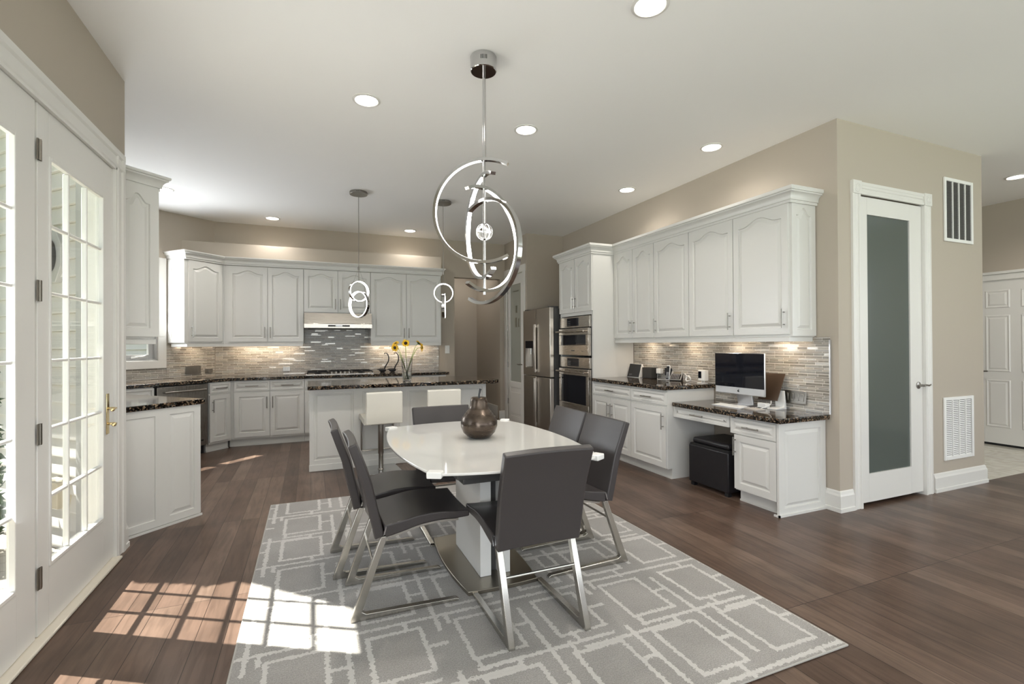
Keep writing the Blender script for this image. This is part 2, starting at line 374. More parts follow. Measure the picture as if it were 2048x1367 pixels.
# ------------------------------------------------------------------ room shell
struct('floor', prism([(-1.2, -5.1), (8.2, -5.1), (8.2, 2.54), (5.9, 2.54), (5.9, 9.5), (-1.2, 9.5), (-1.2, 8.05), (-3.3, 6.01), (-1.2, 3.9)], -.05, 0), MT['wood'], 'dark brown hardwood plank floor')
struct('floor_tile', prism([(5.9, 2.54), (8.2, 2.54), (8.2, 6.2), (5.9, 6.2)], -.05, .002), MT['tile'], 'pale marble tile floor of the hallway')
struct('ceiling', prism([(-1.28, -5.15), (8.25, -5.15), (8.25, 9.5), (-1.28, 9.5)], CZ, CZ+.1), MT['ceil'], 'flat white ceiling')
bm = bmesh.new(); v = [bm.verts.new(p) for p in ((-1.28, 3.75, CZ), (-1.28, 8.15, CZ), (-3.45, 6.0, CZ-.11), (-1.28, 3.75, CZ+.1), (-1.28, 8.15, CZ+.1), (-3.45, 6.0, CZ+.1))]
for f in ((0, 1, 2), (5, 4, 3), (0, 3, 4, 1), (1, 4, 5, 2), (2, 5, 3, 0)): bm.faces.new([v[i] for i in f])
struct('ceiling_bay', bm, MT['ceil'], 'slightly sloping white ceiling of the kitchen bay')
# left wall with the two french door leaves (opening y 1.90..3.765)
struct('wall_left', BX((-1.29, -1.14, 3.765, 3.965, 0, CZ), (-1.29, -1.14, 1.90, 3.765, 2.46, CZ), (-1.29, -1.14, -.3, 1.90, 0, CZ),
    (-1.29, -1.14, -4.1, -.3, 0, .35), (-1.29, -1.14, -4.1, -.3, 2.6, CZ), (-1.29, -1.14, -5.15, -4.1, 0, CZ)), MT['wall'], 'taupe wall above and beside the french doors')
A0, A1 = Vector((-1.14, 3.96)), Vector((-3.19, 6.01)); B1 = Vector((-1.2475, 7.9525))
struct('wall_bay_left', prism([A0, (A0.x-.15, A0.y-.062), (A1.x-.212, A1.y), A1], 0, CZ+.05), MT['wall'], 'diagonal wall behind the peninsula cabinets')
def bay_right():
    """wall with the window; local x along the wall from its left end, y outward"""
    L = (B1-A1).length; w0, w1, z0, z1 = L-1.98, L-.775, 1.15, 2.36
    bm = BX((0, w0, 0, .15, 0, CZ+.05), (w1, L+.06, 0, .15, 0, CZ+.05), (w0, w1, 0, .15, 0, z0), (w0, w1, 0, .15, z1, CZ+.05))
    struct('wall_bay_right', bm, MT['wall'], 'diagonal taupe wall with the kitchen window', loc=(A1.x, A1.y, 0), rot=(0, 0, R(45)))
    w = thing('window_1', 'white casement window on the diagonal kitchen wall', 'window', (A1.x, A1.y, 0), R(45)); w['kind'] = 'structure'; del w['category']
    c = .10
    mk('window_casing', BX((w0-c, w0, -.022, 0, z0-.0, z1+c), (w1, w1+c, -.022, 0, z0-.0, z1+c), (w0, w1, -.022, 0, z1, z1+c), (w0-c, w1+c, -.022, 0, z0-c, z0)), MT['trim'], w, bev=.004)
    f = .055
    mk('window_frame', BX((w0, w0+.02, 0, .15, z0, z1), (w1-.02, w1, 0, .15, z0, z1), (w0, w1, 0, .15, z0, z0+.02), (w0, w1, 0, .15, z1-.02, z1)), MT['outtrim'], w)
    mid = (w0+w1)/2
    for a, b in ((w0+.02, mid-.012), (mid+.012, w1-.02)):
        s = mk('sash', BX((a, a+f, .05, .09, z0+.02, z1-.02), (b-f, b, .05, .09, z0+.02, z1-.02), (a+f, b-f, .05, .09, z0+.02, z0+.02+f), (a+f, b-f, .05, .09, z1-.02-f, z1-.02)), MT['outtrim'], w, bev=.003)
        mk('pane', BX((a+f, b-f, .068, .072, z0+.02+f, z1-.02-f)), MT['pane'], s)
    mk('mullion', BX((mid-.012, mid+.012, .03, .12, z0+.02, z1-.02)), MT['outtrim'], w)
    bm = TU([(w1-.25, .045, z0+.045), (w1-.22, .03, z0+.05), (w1-.15, .025, z0+.055), (w1-.12, .02, z0+.07)], .007); box(bm, w1-.28, w1-.20, .035, .05, z0+.03, z0+.055)
    mk('crank_handle', bm, MT['white'], w)
bay_right()
OPX0, OPX1, OPZ = 2.256, 3.085, 2.475
struct('wall_back', BX((-1.30, OPX0, 7.95, 8.08, 0, CZ), (OPX1, 3.3, 7.95, 8.08, 0, CZ), (OPX0, OPX1, 7.95, 8.08, OPZ, CZ)), MT['wall'], 'taupe back wall of the kitchen with an open doorway')
struct('wall_ledge', prism([(-1.598, 7.62), (1.945, 7.62), (1.945, 7.949), (-1.2475, 7.949), (-1.2475-.02, 7.949-.02)], 2.548, 2.74), MT['wall'], 'boxed taupe ledge above the cabinets')
struct('wall_alcove', BX((1.6, 3.4, 9.3, 9.42, 0, CZ), (OPX1+.02, OPX1+.14, 8.08, 9.3, 0, CZ), (1.6, 1.72, 8.08, 9.3, 0, CZ)), MT['wall'], 'beige walls seen through the open doorway')
struct('baseboard_alcove', BX((OPX1+.002, OPX1+.02, 8.08, 9.3, 0, .23), (1.72, OPX1, 9.28, 9.3, 0, .23)), MT['trim'], bev=.004)
struct('wall_side_door', BX((3.18, 3.30, 7.86, 7.95, 0, CZ), (3.18, 3.30, 7.0, 7.13, 0, CZ), (3.18, 3.30, 7.13, 7.86, 2.53, CZ), (3.62, 3.66, 7.12, 7.95, 0, CZ)), MT['wall'], 'taupe wall beside the refrigerator')
struct('wall_refrigerator', BX((3.3005, 3.95, 7.0, 7.12, 0, CZ)), MT['wall'], 'short taupe wall behind the refrigerator')
struct('wall_right', BX((3.83, 3.98, 2.52, 7.0, 0, CZ)), MT['wall'], 'long taupe wall carrying the right cabinets')
struct('wall_pantry', BX((3.98, 4.06, 2.52, 2.64, 0, CZ), (4.965, 5.90, 2.52, 2.64, 0, CZ), (4.06, 4.965, 2.52, 2.64, 2.53, CZ)), MT['wall'], 'taupe wall with the frosted glass door and two vent grilles')
struct('wall_pantry_inside', BX((5.78, 5.90, 2.64, 6.2, 0, CZ), (3.98, 5.78, 4.2, 4.3, 0, CZ)), MT['wall'])
HX = 8.12
struct('wall_hall', BX((HX, HX+.12, 3.58, 6.2, 0, CZ), (HX, HX+.12, 2.42, 2.70, 0, CZ), (HX, HX+.12, 2.70, 3.58, 2.14, CZ), (5.9, HX+.12, 6.2, 6.3, 0, CZ)), MT['wall'], 'taupe hallway wall around the white panel door')
struct('wall_right_rear', BX((8.1, 8.25, -5.15, -4.0, 0, CZ), (8.1, 8.25, 0.0, 2.42, 0, CZ), (8.1, 8.25, -4.0, 0.0, 0, .45), (8.1, 8.25, -4.0, 0.0, 2.7, CZ)), MT['wall'])
struct('wall_rear', BX((-1.29, -.5, -5.15, -5.0, 0, CZ), (7.0, 8.25, -5.15, -5.0, 0, CZ), (-.5, 7.0, -5.15, -5.0, 0, .4), (-.5, 7.0, -5.15, -5.0, 2.75, CZ)), MT['wall'])
bm = bmesh.new()
for i in range(6): x = -.5+i*1.5; box(bm, x-.05, x+.05, -5.14, -5.02, .4, 2.75)
box(bm, -.5, 7, -5.12, -5.04, 1.9, 1.97); struct('window_2', bm, MT['trim'])
bm = bmesh.new()
for i in range(4): y = -4.0+i*1.3333; box(bm, 8.12, 8.24, y-.05, y+.05, .45, 2.7)
struct('window_3', bm, MT['trim'])
bm = bmesh.new()
for i in range(4): y = -4.1+i*1.2667; box(bm, -1.28, -1.16, y-.05, y+.05, .35, 2.6)
struct('window_4', bm, MT['trim'])
# baseboards
BB = [(0, 0), (.022, 0), (.022, .03), (.016, .034), (.016, .125), (.010, .140), (.006, .158), (0, .165)]
def bboard(name, path, prof=BB): return struct(name, sweep(path, prof), MT['trim'])
bboard('baseboard_corner', [(3.83, 2.632), (3.83, 2.52), (3.985, 2.52)])
bboard('baseboard_pantry', [(5.075, 2.52), (5.90, 2.52), (5.90, 3.2)])
bboard('baseboard_left', [(-1.14, 3.91), (-1.14, 3.965), (-1.165, 3.99)])
bboard('baseboard_door_side', [(3.06, 7.95), (3.178, 7.95)])
bboard('baseboard_left_rear', [(-1.14, -5.0), (-1.14, 1.78)])

# ------------------------------------------------------------------ doors
def hinge(parent, x, y, z, axis='x', m=None, h=.095):
    b = TU([(x, y, z-h/2), (x, y, z+h/2)], .0075, 8)
    if axis == 'x': box(b, x-.004, x+.002, y-.018, y+.018, z-h/2, z+h/2)
    else: box(b, x-.018, x+.018, y-.002, y+.004, z-h/2, z+h/2)
    return mk('hinge', b, m or MT['dchrome'], parent)
def french_leaf(name, y0, y1, g0, g1, label, handle=False, hinge_y=None):
    zb, zt, gb, gt = .022, 2.44, .298, 2.23
    d = thing(name, label, 'door', (-1.14, y0, 0)); d['kind'] = 'structure'; del d['category']
    Y = lambda y: y-y0
    mk('stile', BX((-.032, 0, 0, Y(g0), zb, zt)), MT['trim'], d, bev=.002)
    mk('stile', BX((-.032, 0, Y(g1), Y(y1), zb, zt)), MT['trim'], d, bev=.002)
    mk('top_rail', BX((-.032, 0, Y(g0), Y(g1), gt, zt)), MT['trim'], d)
    mk('bottom_rail', BX((-.032, 0, Y(g0), Y(g1), zb, gb)), MT['trim'], d)
    a, b = Y(g0), Y(g1); m = .018
    mk('glass_bead', BX((-.018, .006, a, a+m, gb, gt), (-.018, .006, b-m, b, gb, gt), (-.018, .006, a+m, b-m, gt-m, gt), (-.018, .006, a+m, b-m, gb, gb+m)), MT['trim'], d, bev=.003)
    bm = bmesh.new()
    for i in range(1, 3): y = a+(b-a)*i/3; box(bm, -.028, -.002, y-.007, y+.007, gb+m, gt-m)
    for i in range(1, 6): z = gb+(gt-gb)*i/6; box(bm, -.028, -.004, a+m, b-m, z-.007, z+.007)
    mk('muntins', bm, MT['trim'], d, bev=.004)
    mk('pane', BX((-.018, -.014, a+.002, b-.002, gb+.002, gt-.002)), MT['pane'], d)
    if hinge_y is not None:
        for z in (2.225, 1.585, .935, .285): hinge(d, .008, Y(hinge_y), z, 'x')
    if handle:
        hp = mk('handle_plate', BX((0, .006, Y(3.655)-.019, Y(3.655)+.019, .800, 1.045)), MT['brass'], d, bev=.006, seg=3)
        for z, l in ((.955, .062), (.862, .040)):
            k = lathe([(0, 0), (.008, 0), (.008, .035), (.006, .038), (0, .038)], 12); bmesh.ops.rotate(k, verts=k.verts, matrix=Matrix.Rotation(R(90), 3, 'Y'))
            bmesh.ops.translate(k, verts=k.verts, vec=(.006, Y(3.655), z)); tube(k, [(.042, Y(3.655)+.004, z), (.046, Y(3.655)-.02, z+.002), (.046, Y(3.655)-l, z)], .006, 10, radii=[.007, .006, .009])
            bmesh.ops.create_uvsphere(k, u_segments=12, v_segments=8, radius=.013, matrix=Matrix.Translation((.046, Y(3.655)-l, z)))
            mk('lever', k, MT['brass'], hp, smooth=True)
    return d
french_leaf('door_1', 2.845, 3.75, 2.945, 3.60, 'white french door leaf with brass handle and eighteen panes', True, 2.845)
french_leaf('door_2', 1.92, 2.825, 2.02, 2.672, 'fixed white french door leaf at the left edge')
CAS = [(0, 0), (0, .016), (.012, .022), (.03, .022), (.04, .014), (.085, .014), (.10, .022), (.14, .022), (.14, 0)]
bm = BX((-1.185, -1.150, 2.826, 2.844, 0, 2.46), (-1.29, -1.122, 3.752, 3.77, 0, 2.46), (-1.29, -1.122, 1.90, 3.77, 2.442, 2.462))
def casing_y(bm, x, y, out, z0, z1, sgn):   # casing profile across y
    extr([(p[0], p[1]) for p in CAS], lambda u, v_, w: (x+v_, y+sgn*u, w), z0, z1, bm)
casing_y(bm, -1.14, 3.765, 1, 0, 2.56, 1); casing_y(bm, -1.14, 1.905, 1, 0, 2.56, -1)
extr(CAS, lambda u, v_, w: (-1.139+v_, w, 2.455+u*.86), 1.765, 3.905, bm)
struct('trim_1', bm, MT['trim'], 'white moulded casing around the french doors')
struct('trim_2', BX((-1.29, -1.095, 1.92, 3.765, 0, .018)), mat('threshold', (.70, .65, .56), .4), 'pale threshold under the french doors', bev=.006)

def pantry_door():
    d = thing('door_3', 'white door with a full frosted glass panel and nickel lever', 'door', (4.085, 2.525, 0)); d['kind'] = 'structure'; del d['category']
    x1 = .855; a, b, zb, zt = .115, .685, .26, 2.375
    for q in ((0, a), (b, x1)): mk('stile', BX((q[0], q[1], 0, .042, .03, 2.515)), MT['trim'], d, bev=.002)
    mk('top_rail', BX((a, b, 0, .042, zt, 2.515)), MT['trim'], d); mk('bottom_rail', BX((a, b, 0, .042, .03, zb)), MT['trim'], d)
    mk('pane', BX((a-.002, b+.002, .012, .020, zb-.002, zt+.002)), MT['frost'], d)
    for z in (2.29, 1.63, .975, .335): hinge(d, -.006, -.004, z, 'y', MT['nickel'])
    k = lathe([(0, 0), (.030, 0), (.030, .006), (.012, .012), (.010, .045), (0, .046)], 20); bmesh.ops.rotate(k, verts=k.verts, matrix=Matrix.Rotation(R(90), 3, 'X'))
    tube(k, [(0, -.042, 0), (.03, -.046, .004), (.07, -.046, -.002), (.10, -.044, .006)], .007, 10, radii=[.009, .008, .007, .005])
    bmesh.ops.translate(k, verts=k.verts, vec=(x1-.065, 0, .955)); mk('lever_handle', k, MT['nickel'], d, smooth=True)
    return d
pantry_door()
def rosette_casing(name, x0, x1, zt, y, w, label):
    """flat fluted casing with corner blocks, on a wall facing -y"""
    bm = bmesh.new()
    fl = [(0, 0), (0, .018), (w*.22, .018), (w*.3, .012), (w*.42, .012), (w*.5, .018), (w*.58, .012), (w*.7, .012), (w*.78, .018), (w, .018), (w, 0)]
    extr(fl, lambda u, v_, q: (x0-w+u, y-v_, q), 0, zt, bm); extr(fl, lambda u, v_, q: (x1+u, y-v_, q), 0, zt, bm)
    extr(fl, lambda u, v_, q: (q, y-v_, zt+.002+u), x0, x1, bm)
    o = struct(name, bm, MT['trim'], label)
    for cx in (x0-w/2, x1+w/2):
        b = BX((cx-w/2-.003, cx+w/2+.003, y-.026, y, zt, zt+w+.006))
        for r_ in (.036, .02):
            tube(b, [(cx+r_*w/.1*math.cos(a), y-.026, zt+w/2+r_*w/.1*math.sin(a)) for a in [2*PI*i/24 for i in range(24)]], .004, 6, closed=True)
        mk('corner_block', b, MT['trim'], o)
    return o
rosette_casing('trim_3', 4.085, 4.945, 2.522, 2.52, .098, 'fluted white casing with rosette corner blocks')
struct('trim_4', BX((4.06, 4.083, 2.5, 2.64, 0, 2.53), (4.942, 4.965, 2.5, 2.64, 0, 2.53)), MT['trim'])
def side_door():
    # far glass door beside the refrigerator, faces -x
    d = thing('door_4', 'white door with tall etched glass next to the refrigerator', 'door', (3.185, 7.83, 0), R(-90)); d['kind'] = 'structure'; del d['category']
    w = .68; a, b, zb, zt = .10, .565, .70, 2.34
    for q in ((0, a), (b, w)): mk('stile', BX((q[0], q[1], 0, .04, .01, 2.50)), MT['trim'], d)
    mk('top_rail', BX((a, b, 0, .04, zt, 2.50)), MT['trim'], d)
    mk('bottom_rail', BX((a, b, .006, .034, .01, zb), (a+.04, b-.04, 0, .006, .16, .52), (a, b, 0, .006, .60, zb), (a, b, 0, .006, .01, .12)), MT['trim'], d, bev=.003)
    mk('pane', BX((a, b, .016, .022, zb, zt)), MT['frost2'], d)
    for z in (2.25, 1.62, .98, .35): hinge(d, .004, -.004, z, 'y', MT['nickel'])
    k = TU([(w-.07, 0, 1.0), (w-.07, -.05, 1.0), (w-.14, -.055, 1.005)], .009, 8); mk('lever_handle', k, MT['nickel'], d)
    mk('etched_motif', BX((a+.20, a+.26, .013, .016, 1.62, 1.78), (a+.32, a+.36, .013, .016, 1.62, 1.76), (a+.12, a+.34, .013, .016, 2.22, 2.235), (a+.22, a+.28, .013, .016, 1.86, 1.98)), mat('etched_motif', (.16, .15, .11), .5), d)
    c = struct('trim_5', BX((3.158, 3.18, 7.83, 7.93, 0, 2.60), (3.158, 3.18, 7.06, 7.15, 0, 2.60), (3.156, 3.18, 7.05, 7.94, 2.505, 2.62)), MT['trim'], 'white casing of the far glass door', bev=.004)
side_door()
def hall_door():
    d = thing('door_5', 'white six panel door at the end of the hallway', 'door', (HX, 3.555, 0), R(-90)); d['kind'] = 'structure'; del d['category']
    w = .81
    bm = BX((0, w, .0, .035, .03, 2.128))
    mk('slab', bm, MT['trim'], d)
    for x0 in (.11, .455):
        for z0, z1 in ((.235, .845), (.945, 1.67), (1.76, 1.99)):
            b = bmesh.new(); rings = []
            X0, X1 = x0, x0+.245
            for ins, dep in ((0, 0), (.012, .009), (.03, .009), (.05, -.002)):
                rings.append([b.verts.new(p) for p in ((X0+ins, dep-.001, z0+ins), (X1-ins, dep-.001, z0+ins), (X1-ins, dep-.001, z1-ins), (X0+ins, dep-.001, z1-ins))])
            # raised moulding ring standing proud of the slab
            for vv in rings[1]: vv.co.y = -.008
            for vv in rings[2]: vv.co.y = -.002
            for vv in rings[3]: vv.co.y = -.008
            for A, B in zip(rings, rings[1:]):
                for k in range(4): b.faces.new((A[k], A[(k+1) % 4], B[(k+1) % 4], B[k]))
            b.faces.new(rings[3]); mk('raised_panel', b, MT['trim'], d)
    k = TU([(.045, 0, .945), (.045, -.05, .945), (.15, -.055, .95)], .009, 8); lathe([(0, 0), (.028, 0), (.028, .004), (0, .004)], 16, k, (.045, 0, .945)); mk('lever_handle', k, MT['nickel'], d)
    mk('door_gap', BX((0, w, .002, .03, .003, .03)), MT['gap'], d)
    struct('trim_6', BX((HX-.02, HX, 3.56, 3.66, 0, 2.12), (HX-.02, HX, 2.64, 2.74, 0, 2.12), (HX-.022, HX, 2.63, 3.67, 2.115, 2.19), (HX-.04, HX, 2.61, 3.69, 2.19, 2.225)), MT['trim'], 'white casing of the hallway door', bev=.004)
hall_door()

# ------------------------------------------------------------------ cabinetry
def panel_mesh(bm, x0, x1, z0, z1, y, arch=0., fr=.055, side=1, depth=.012):
    """raised panel relief on the plane y (front = -y): routed groove + raised field"""
    N = 20
    def outline(ins):
        a, b, c, e = x0+fr+ins, x1-fr-ins, z0+fr+ins, z1-fr-ins
        pts = [(a, c)]; h = arch
        for i in range(N+1):
            s = -1+2*i/N; q = min(1, abs(s)/.82); up = h*(.5+.5*math.cos(PI*q))
            pts.append((a+(b-a)*i/N, e-h+up))
        pts.append((b, c)); return pts
    def rect():
        pts = [(x0, z0)]
        for i in range(N+1): pts.append((x0+(x1-x0)*i/N, z1))
        pts.append((x1, z0)); return pts
    rings = []
    for pts, d in ((rect(), 0), (outline(0), 0), (outline(.004), depth), (outline(.012), depth), (outline(.036), .001)):
        rings.append([bm.verts.new((p[0], y+d, p[1])) for p in pts])
    n = len(rings[0])
    for A, B in zip(rings, rings[1:]):
        for k in range(n): bm.faces.new((A[k], A[(k+1) % n], B[(k+1) % n], B[k]))
    bm.faces.new(rings[-1]); return rings[0]
def door_bm(x0, x1, z0, z1, arch=0., t=.02, fr=.055):
    bm = bmesh.new(); r = panel_mesh(bm, x0, x1, z0, z1, -t, arch, fr)
    back = [bm.verts.new((v_.co.x, 0, v_.co.z)) for v_ in r]; n = len(r)
    for k in range(n): bm.faces.new((r[k], back[k], back[(k+1) % n], r[(k+1) % n]))
    bm.faces.new(back); return bm
def pull(parent, x, z, vertical, L=.155, y=-.02):
    bm = bmesh.new(); s = L*.32
    if vertical: tube(bm, [(x, y-.03, z-L/2), (x, y-.03, z+L/2)], .0058, 8); tube(bm, [(x, y, z-s), (x, y-.03, z-s)], .0045, 6); tube(bm, [(x, y, z+s), (x, y-.03, z+s)], .0045, 6)
    else: tube(bm, [(x-L/2, y-.03, z), (x+L/2, y-.03, z)], .0058, 8); tube(bm, [(x-s, y, z), (x-s, y-.03, z)], .0045, 6); tube(bm, [(x+s, y, z), (x+s, y-.03, z)], .0045, 6)
    return mk('handle', bm, MT['nickel'], parent, smooth=True)
def cabinet(name, label, loc, rz, W_, D, z0, z1, fronts, toe=0., group=None, cat='cabinet', body=None, toeL=0., toeR=0.):
    """local: x right, front plane y=0, doors stand proud to y=-.02; fronts: (kind,x0,x1,z0,z1,arch,handle)"""
    c = thing(name, label, cat, loc, rz, group)
    mk('body', body if body else BX((0, W_, .0, D, z0+toe, z1)), MT['cab'], c)
    if toe: mk('toe_kick', BX((toeL, W_-toeR, .055, D, z0+.0, z0+toe), (toeL, W_-toeR, .045, .055, 0, .014)), MT['cab'], c)
    g = .003
    for f in fronts:
        k, a, b, p, q, arch, h = f
        fr = .055 if k == 'door' else .022
        o = mk('door' if k == 'door' else 'drawer', door_bm(a+g, b-g, p+g, q-g, arch, fr=fr), MT['cab'], c, smooth=True, angle=20)
        if h == 'H': pull(o, (a+b)/2, (p+q)/2, False)
        elif h == 'L': pull(o, a+.035, (p+.13 if z0 > .8 else q-.14), True)
        elif h == 'R': pull(o, b-.035, (p+.13 if z0 > .8 else q-.14), True)
    return c
def panel_part(name, parent, x0, x1, z0, z1, arch, loc, rot, fr=.055, t=.018):
    o = mk(name, door_bm(x0, x1, z0, z1, arch, t, fr), MT['cab'], parent, smooth=True, angle=20); o.location = loc; o.rotation_euler = rot; return o
BD, BT = .715, .865   # tops of base doors and drawers
G1 = 'white lower cabinets along the kitchen walls'; G2 = 'white upper cabinets with arched doors'
# back wall, lower (front y=7.25)
def base_fronts(w, n, hs, dh='H', zb=.125, zd=BD, zt=BT, wide=False):
    fr = []
    for i in range(n):
        a, b = w*i/n, w*(i+1)/n; fr.append(('door', a, b, zb, zd, 0, hs[i]))
        if not wide: fr.append(('drawer', a, b, zd+.018, zt, 0, dh))
    if wide: fr.append(('drawer', 0, w, zd+.018, zt, 0, dh))
    return fr
cabinet('base_cabinet', 'white lower cabinet with two drawers over two doors, left of the cooktop', (-.93, 7.27, 0), 0, .85, .67, 0, .873, base_fronts(.85, 2, 'RL'), .10, G1)
cabinet('base_cabinet', 'white lower cabinet directly under the gas cooktop', (-.078, 7.27, 0), 0, .94, .67, 0, .873, base_fronts(.94, 2, 'RL', None), .10, G1)
cabinet('base_cabinet', 'white lower cabinet right of the cooktop, half hidden by the island', (.864, 7.27, 0), 0, 1.06, .67, 0, .873, base_fronts(1.06, 2, 'RL'), .10, G1)
cc = [o for o in bpy.data.objects if o.get('label', '').startswith('white lower cabinet with two drawers over two doors')][0]
mk('corner_filler', prism([(-.036, -.010), (0, -.010), (0, .66), (-.30, .66), (-.49, .47)], .10, .873), MT['cab'], cc)
mk('corner_toe_filler', prism([(-.055, .055), (0, .055), (0, .6), (-.3, .6)], 0, .10), MT['cab'], cc)
s = .318; cabinet('base_cabinet', 'narrow angled white lower cabinet between dishwasher and corner', (-.95-s*S2-.0, 7.25-s*S2+0, 0), R(45), .30, .66, 0, .873, base_fronts(.285, 1, 'L'), .10, G1)
s = 1.85; cabinet('sink_cabinet', 'white sink cabinet on the diagonal wall left of the dishwasher', (-.95-s*S2, 7.25-s*S2, 0), R(45), .885, .66, 0, .873, base_fronts(.885, 2, 'RL', None), .10, G1)
def peninsula():
    n = Vector((S2, S2)); o = Vector((-.815, 4.491))-n*.02
    c = cabinet('peninsula_cabinet', 'white cabinet with a paneled end below granite near the french doors', (o.x, o.y, 0), R(135), 2.0, .585, 0, .873,
        base_fronts(2.0, 4, 'LRLR'), .10, G1)
    # panelled end faces the dining room; child local frame of the cabinet is x along the run, y into the wall
    bm = bmesh.new()
    r1 = panel_mesh(bm, 0, .31, .02, .873, -.018, 0, .05, depth=.0085)
    e = mk('end_panel', bm, MT['cab'], c, smooth=True, angle=20)
    bm2 = bmesh.new(); panel_mesh(bm2, .31, .595, .02, .873, -.018, 0, .05, depth=.0085)
    box(bm2, 0, .595, -.0092, 0, .0, .873)
    me = bmesh.new(); me.from_mesh(e.data); 
    tmp = bpy.data.meshes.new('t'); bm2.to_mesh(tmp); bm2.free(); me.from_mesh(tmp); me.to_mesh(e.data); me.free(); bpy.data.meshes.remove(tmp)
    e.location = (0, .577, 0); e.rotation_euler = (0, 0, R(-90))
    sh = mk('shoe_moulding', BX((-.005, .60, -.030, -.018, 0, .016)), MT['cab'], c); sh.location = (0, .577, 0); sh.rotation_euler = (0, 0, R(-90))
    return c
peninsula()
# dishwasher
def dishwasher():
    s = .944; d = thing('dishwasher', 'stainless steel dishwasher with bar handle under the diagonal counter', 'dishwasher', (-.95-s*S2, 7.25-s*S2, 0), R(45)); w = .605
    mk('body', BX((0, w, .02, .60, .10, .868)), MT['dgray'], d); mk('door', BX((.006, w-.006, -.022, .02, .115, .862)), MT['dsteel'], d, bev=.004)
    mk('toe_kick', BX((.0, w, .06, .10, 0, .10)), MT['black'], d)
    b = TU([(.06, -.07, .80), (w-.06, -.07, .80)], .011, 12); tube(b, [(.075, -.022, .80), (.075, -.07, .80)], .009, 8); tube(b, [(w-.075, -.022, .80), (w-.075, -.07, .80)], .009, 8)
    mk('handle', b, MT['nickel'], d, smooth=True)
    mk('badge', BX((w-.09, w-.06, -.024, -.022, .17, .185)), MT['black'], d)
dishwasher()
# back wall, upper (front y=7.60)
UZ0, UZ1 = 1.385, 2.434
cabinet('upper_cabinet', 'white two door wall cabinet left of the range hood', (-1.09, 7.62, 0), 0, 1.0, .325, UZ0-.025, 2.437, [('door', .045, .535, UZ0, UZ1, .05, 'R'), ('door', .535, 1.0, UZ0, UZ1, .05, 'L')], group=G2)
c = cabinet('upper_cabinet', 'short white two door cabinet right above the range hood', (-.088, 7.62, 0), 0, .931, .325, 1.80, 2.437, [('door', 0, .466, 1.812, UZ1, .045, None), ('door', .466, .931, 1.812, UZ1, .045, None)], group=G2)
for o in [x for x in bpy.data.objects if x.parent == c and x.name.startswith('door')]:
    pull(o, (.466-.035 if 'done' not in c else .466+.035), 1.935, True); c['done'] = 1
del c['done']
cabinet('upper_cabinet', 'white two door wall cabinet right of the range hood', (.845, 7.62, 0), 0, 1.095, .325, UZ0-.025, 2.437, [('door', 0, .54, UZ0, UZ1, .05, 'R'), ('door', .54, 1.085, UZ0, UZ1, .05, 'L')], group=G2)
cc = [o for o in bpy.data.objects if o.get('label', '').startswith('white two door wall cabinet left of the range')][0]
mk('corner_filler', prism([(-.024, -.012), (.004, -.012), (.004, .05), (-.03, .03)], UZ0-.025, 2.437), MT['cab'], cc)
def diag_upper():
    o = Vector((-1.448, 7.244))+Vector((-S2, S2))*.02
    W_ = .504
    wl = .335
    # body polygon in local frame (x along run, y into wall); fills the corner up to the straight cabinet
    c = cabinet('upper_cabinet', 'angled white single door corner cabinet with a panelled left side', (o.x, o.y, 0), R(45), W_, wl, UZ0-.025, 2.437,
        [('door', .028, W_-.012, UZ0, UZ1, .05, 'L')], group=G2, body=prism([(0, 0), (W_, 0), (W_+.12, .19), (W_+.13, wl-.012), (0, wl-.012)], UZ0-.025, 2.437))
    panel_part('side_panel', c, 0, .32, UZ0-.01, UZ1+.01, .05, (0, .32, 0), (0, 0, R(-90)), fr=.06)
diag_upper()
def pen_upper():
    n = Vector((S2, S2)); o = Vector((-1.035, 4.273))-n*.02
    c = cabinet('upper_cabinet', 'white wall cabinet end with an arched panel next to the french doors', (o.x, o.y, 0), R(135), 1.25, .27, 1.385, 2.475,
        [('door', 0, .42, 1.40, 2.46, .05, 'R'), ('door', .42, .84, 1.40, 2.46, .05, 'L'), ('door', .84, 1.25, 1.40, 2.46, .05, 'L')], group=G2)
    panel_part('side_panel', c, 0, .288, 1.40, 2.475, .06, (0, .268, 0), (0, 0, R(-90)), fr=.06)
    return o
po = pen_upper()
# crown mouldings and light rails
def CR(z, h=.095, o=.06): return [(0, z-.012), (.010, z-.012), (.010, z+.010), (.020, z+.010), (.020, z+.020), (.022, z+.036), (.030, z+.050), (.042, z+.060), (o-.012, z+.064), (o-.012, z+.074), (o-.003, z+.076), (o, z+.082), (o, z+h), (0, z+h)]
mk_t = lambda name, path, prof, label, cat: tag(mk(name, sweep(path, prof), MT['cab'], smooth=True, angle=25), label, cat)
d = Vector((-S2, S2))
mk_t('crown_molding', [(-1.705, 7.497), (-1.452, 7.240), (-1.092, 7.60), (1.94, 7.60), (1.94, 7.945)], CR(2.45), 'white crown moulding along the tops of the back wall cabinets', 'crown molding')
e0 = Vector((-1.035, 4.273)); 
mk_t('crown_molding', [(-1.24, 4.068), (-1.0325, 4.2755), (-1.9, 5.143)], CR(2.478), 'short white crown moulding atop the cabinet beside the french doors', 'crown molding')
mk_t('crown_molding', [(3.825, 5.965), (3.20, 5.965), (3.20, 5.118), (3.52, 5.118), (3.52, 2.690), (3.826, 2.690)][::-1][::-1], CR(2.458, .105, .065), 'long stepped white crown moulding above the right cabinets and ovens', 'crown molding')
LR = lambda z: [(0, z), (0, z-.036), (-.018, z-.036), (-.018, z)]
mk_t('light_rail', [(-1.66, 7.452), (-1.445, 7.247), (-1.092, 7.605), (-.10, 7.605)], LR(1.358), 'slim white light rail under the cabinets left of the hood', 'light rail')
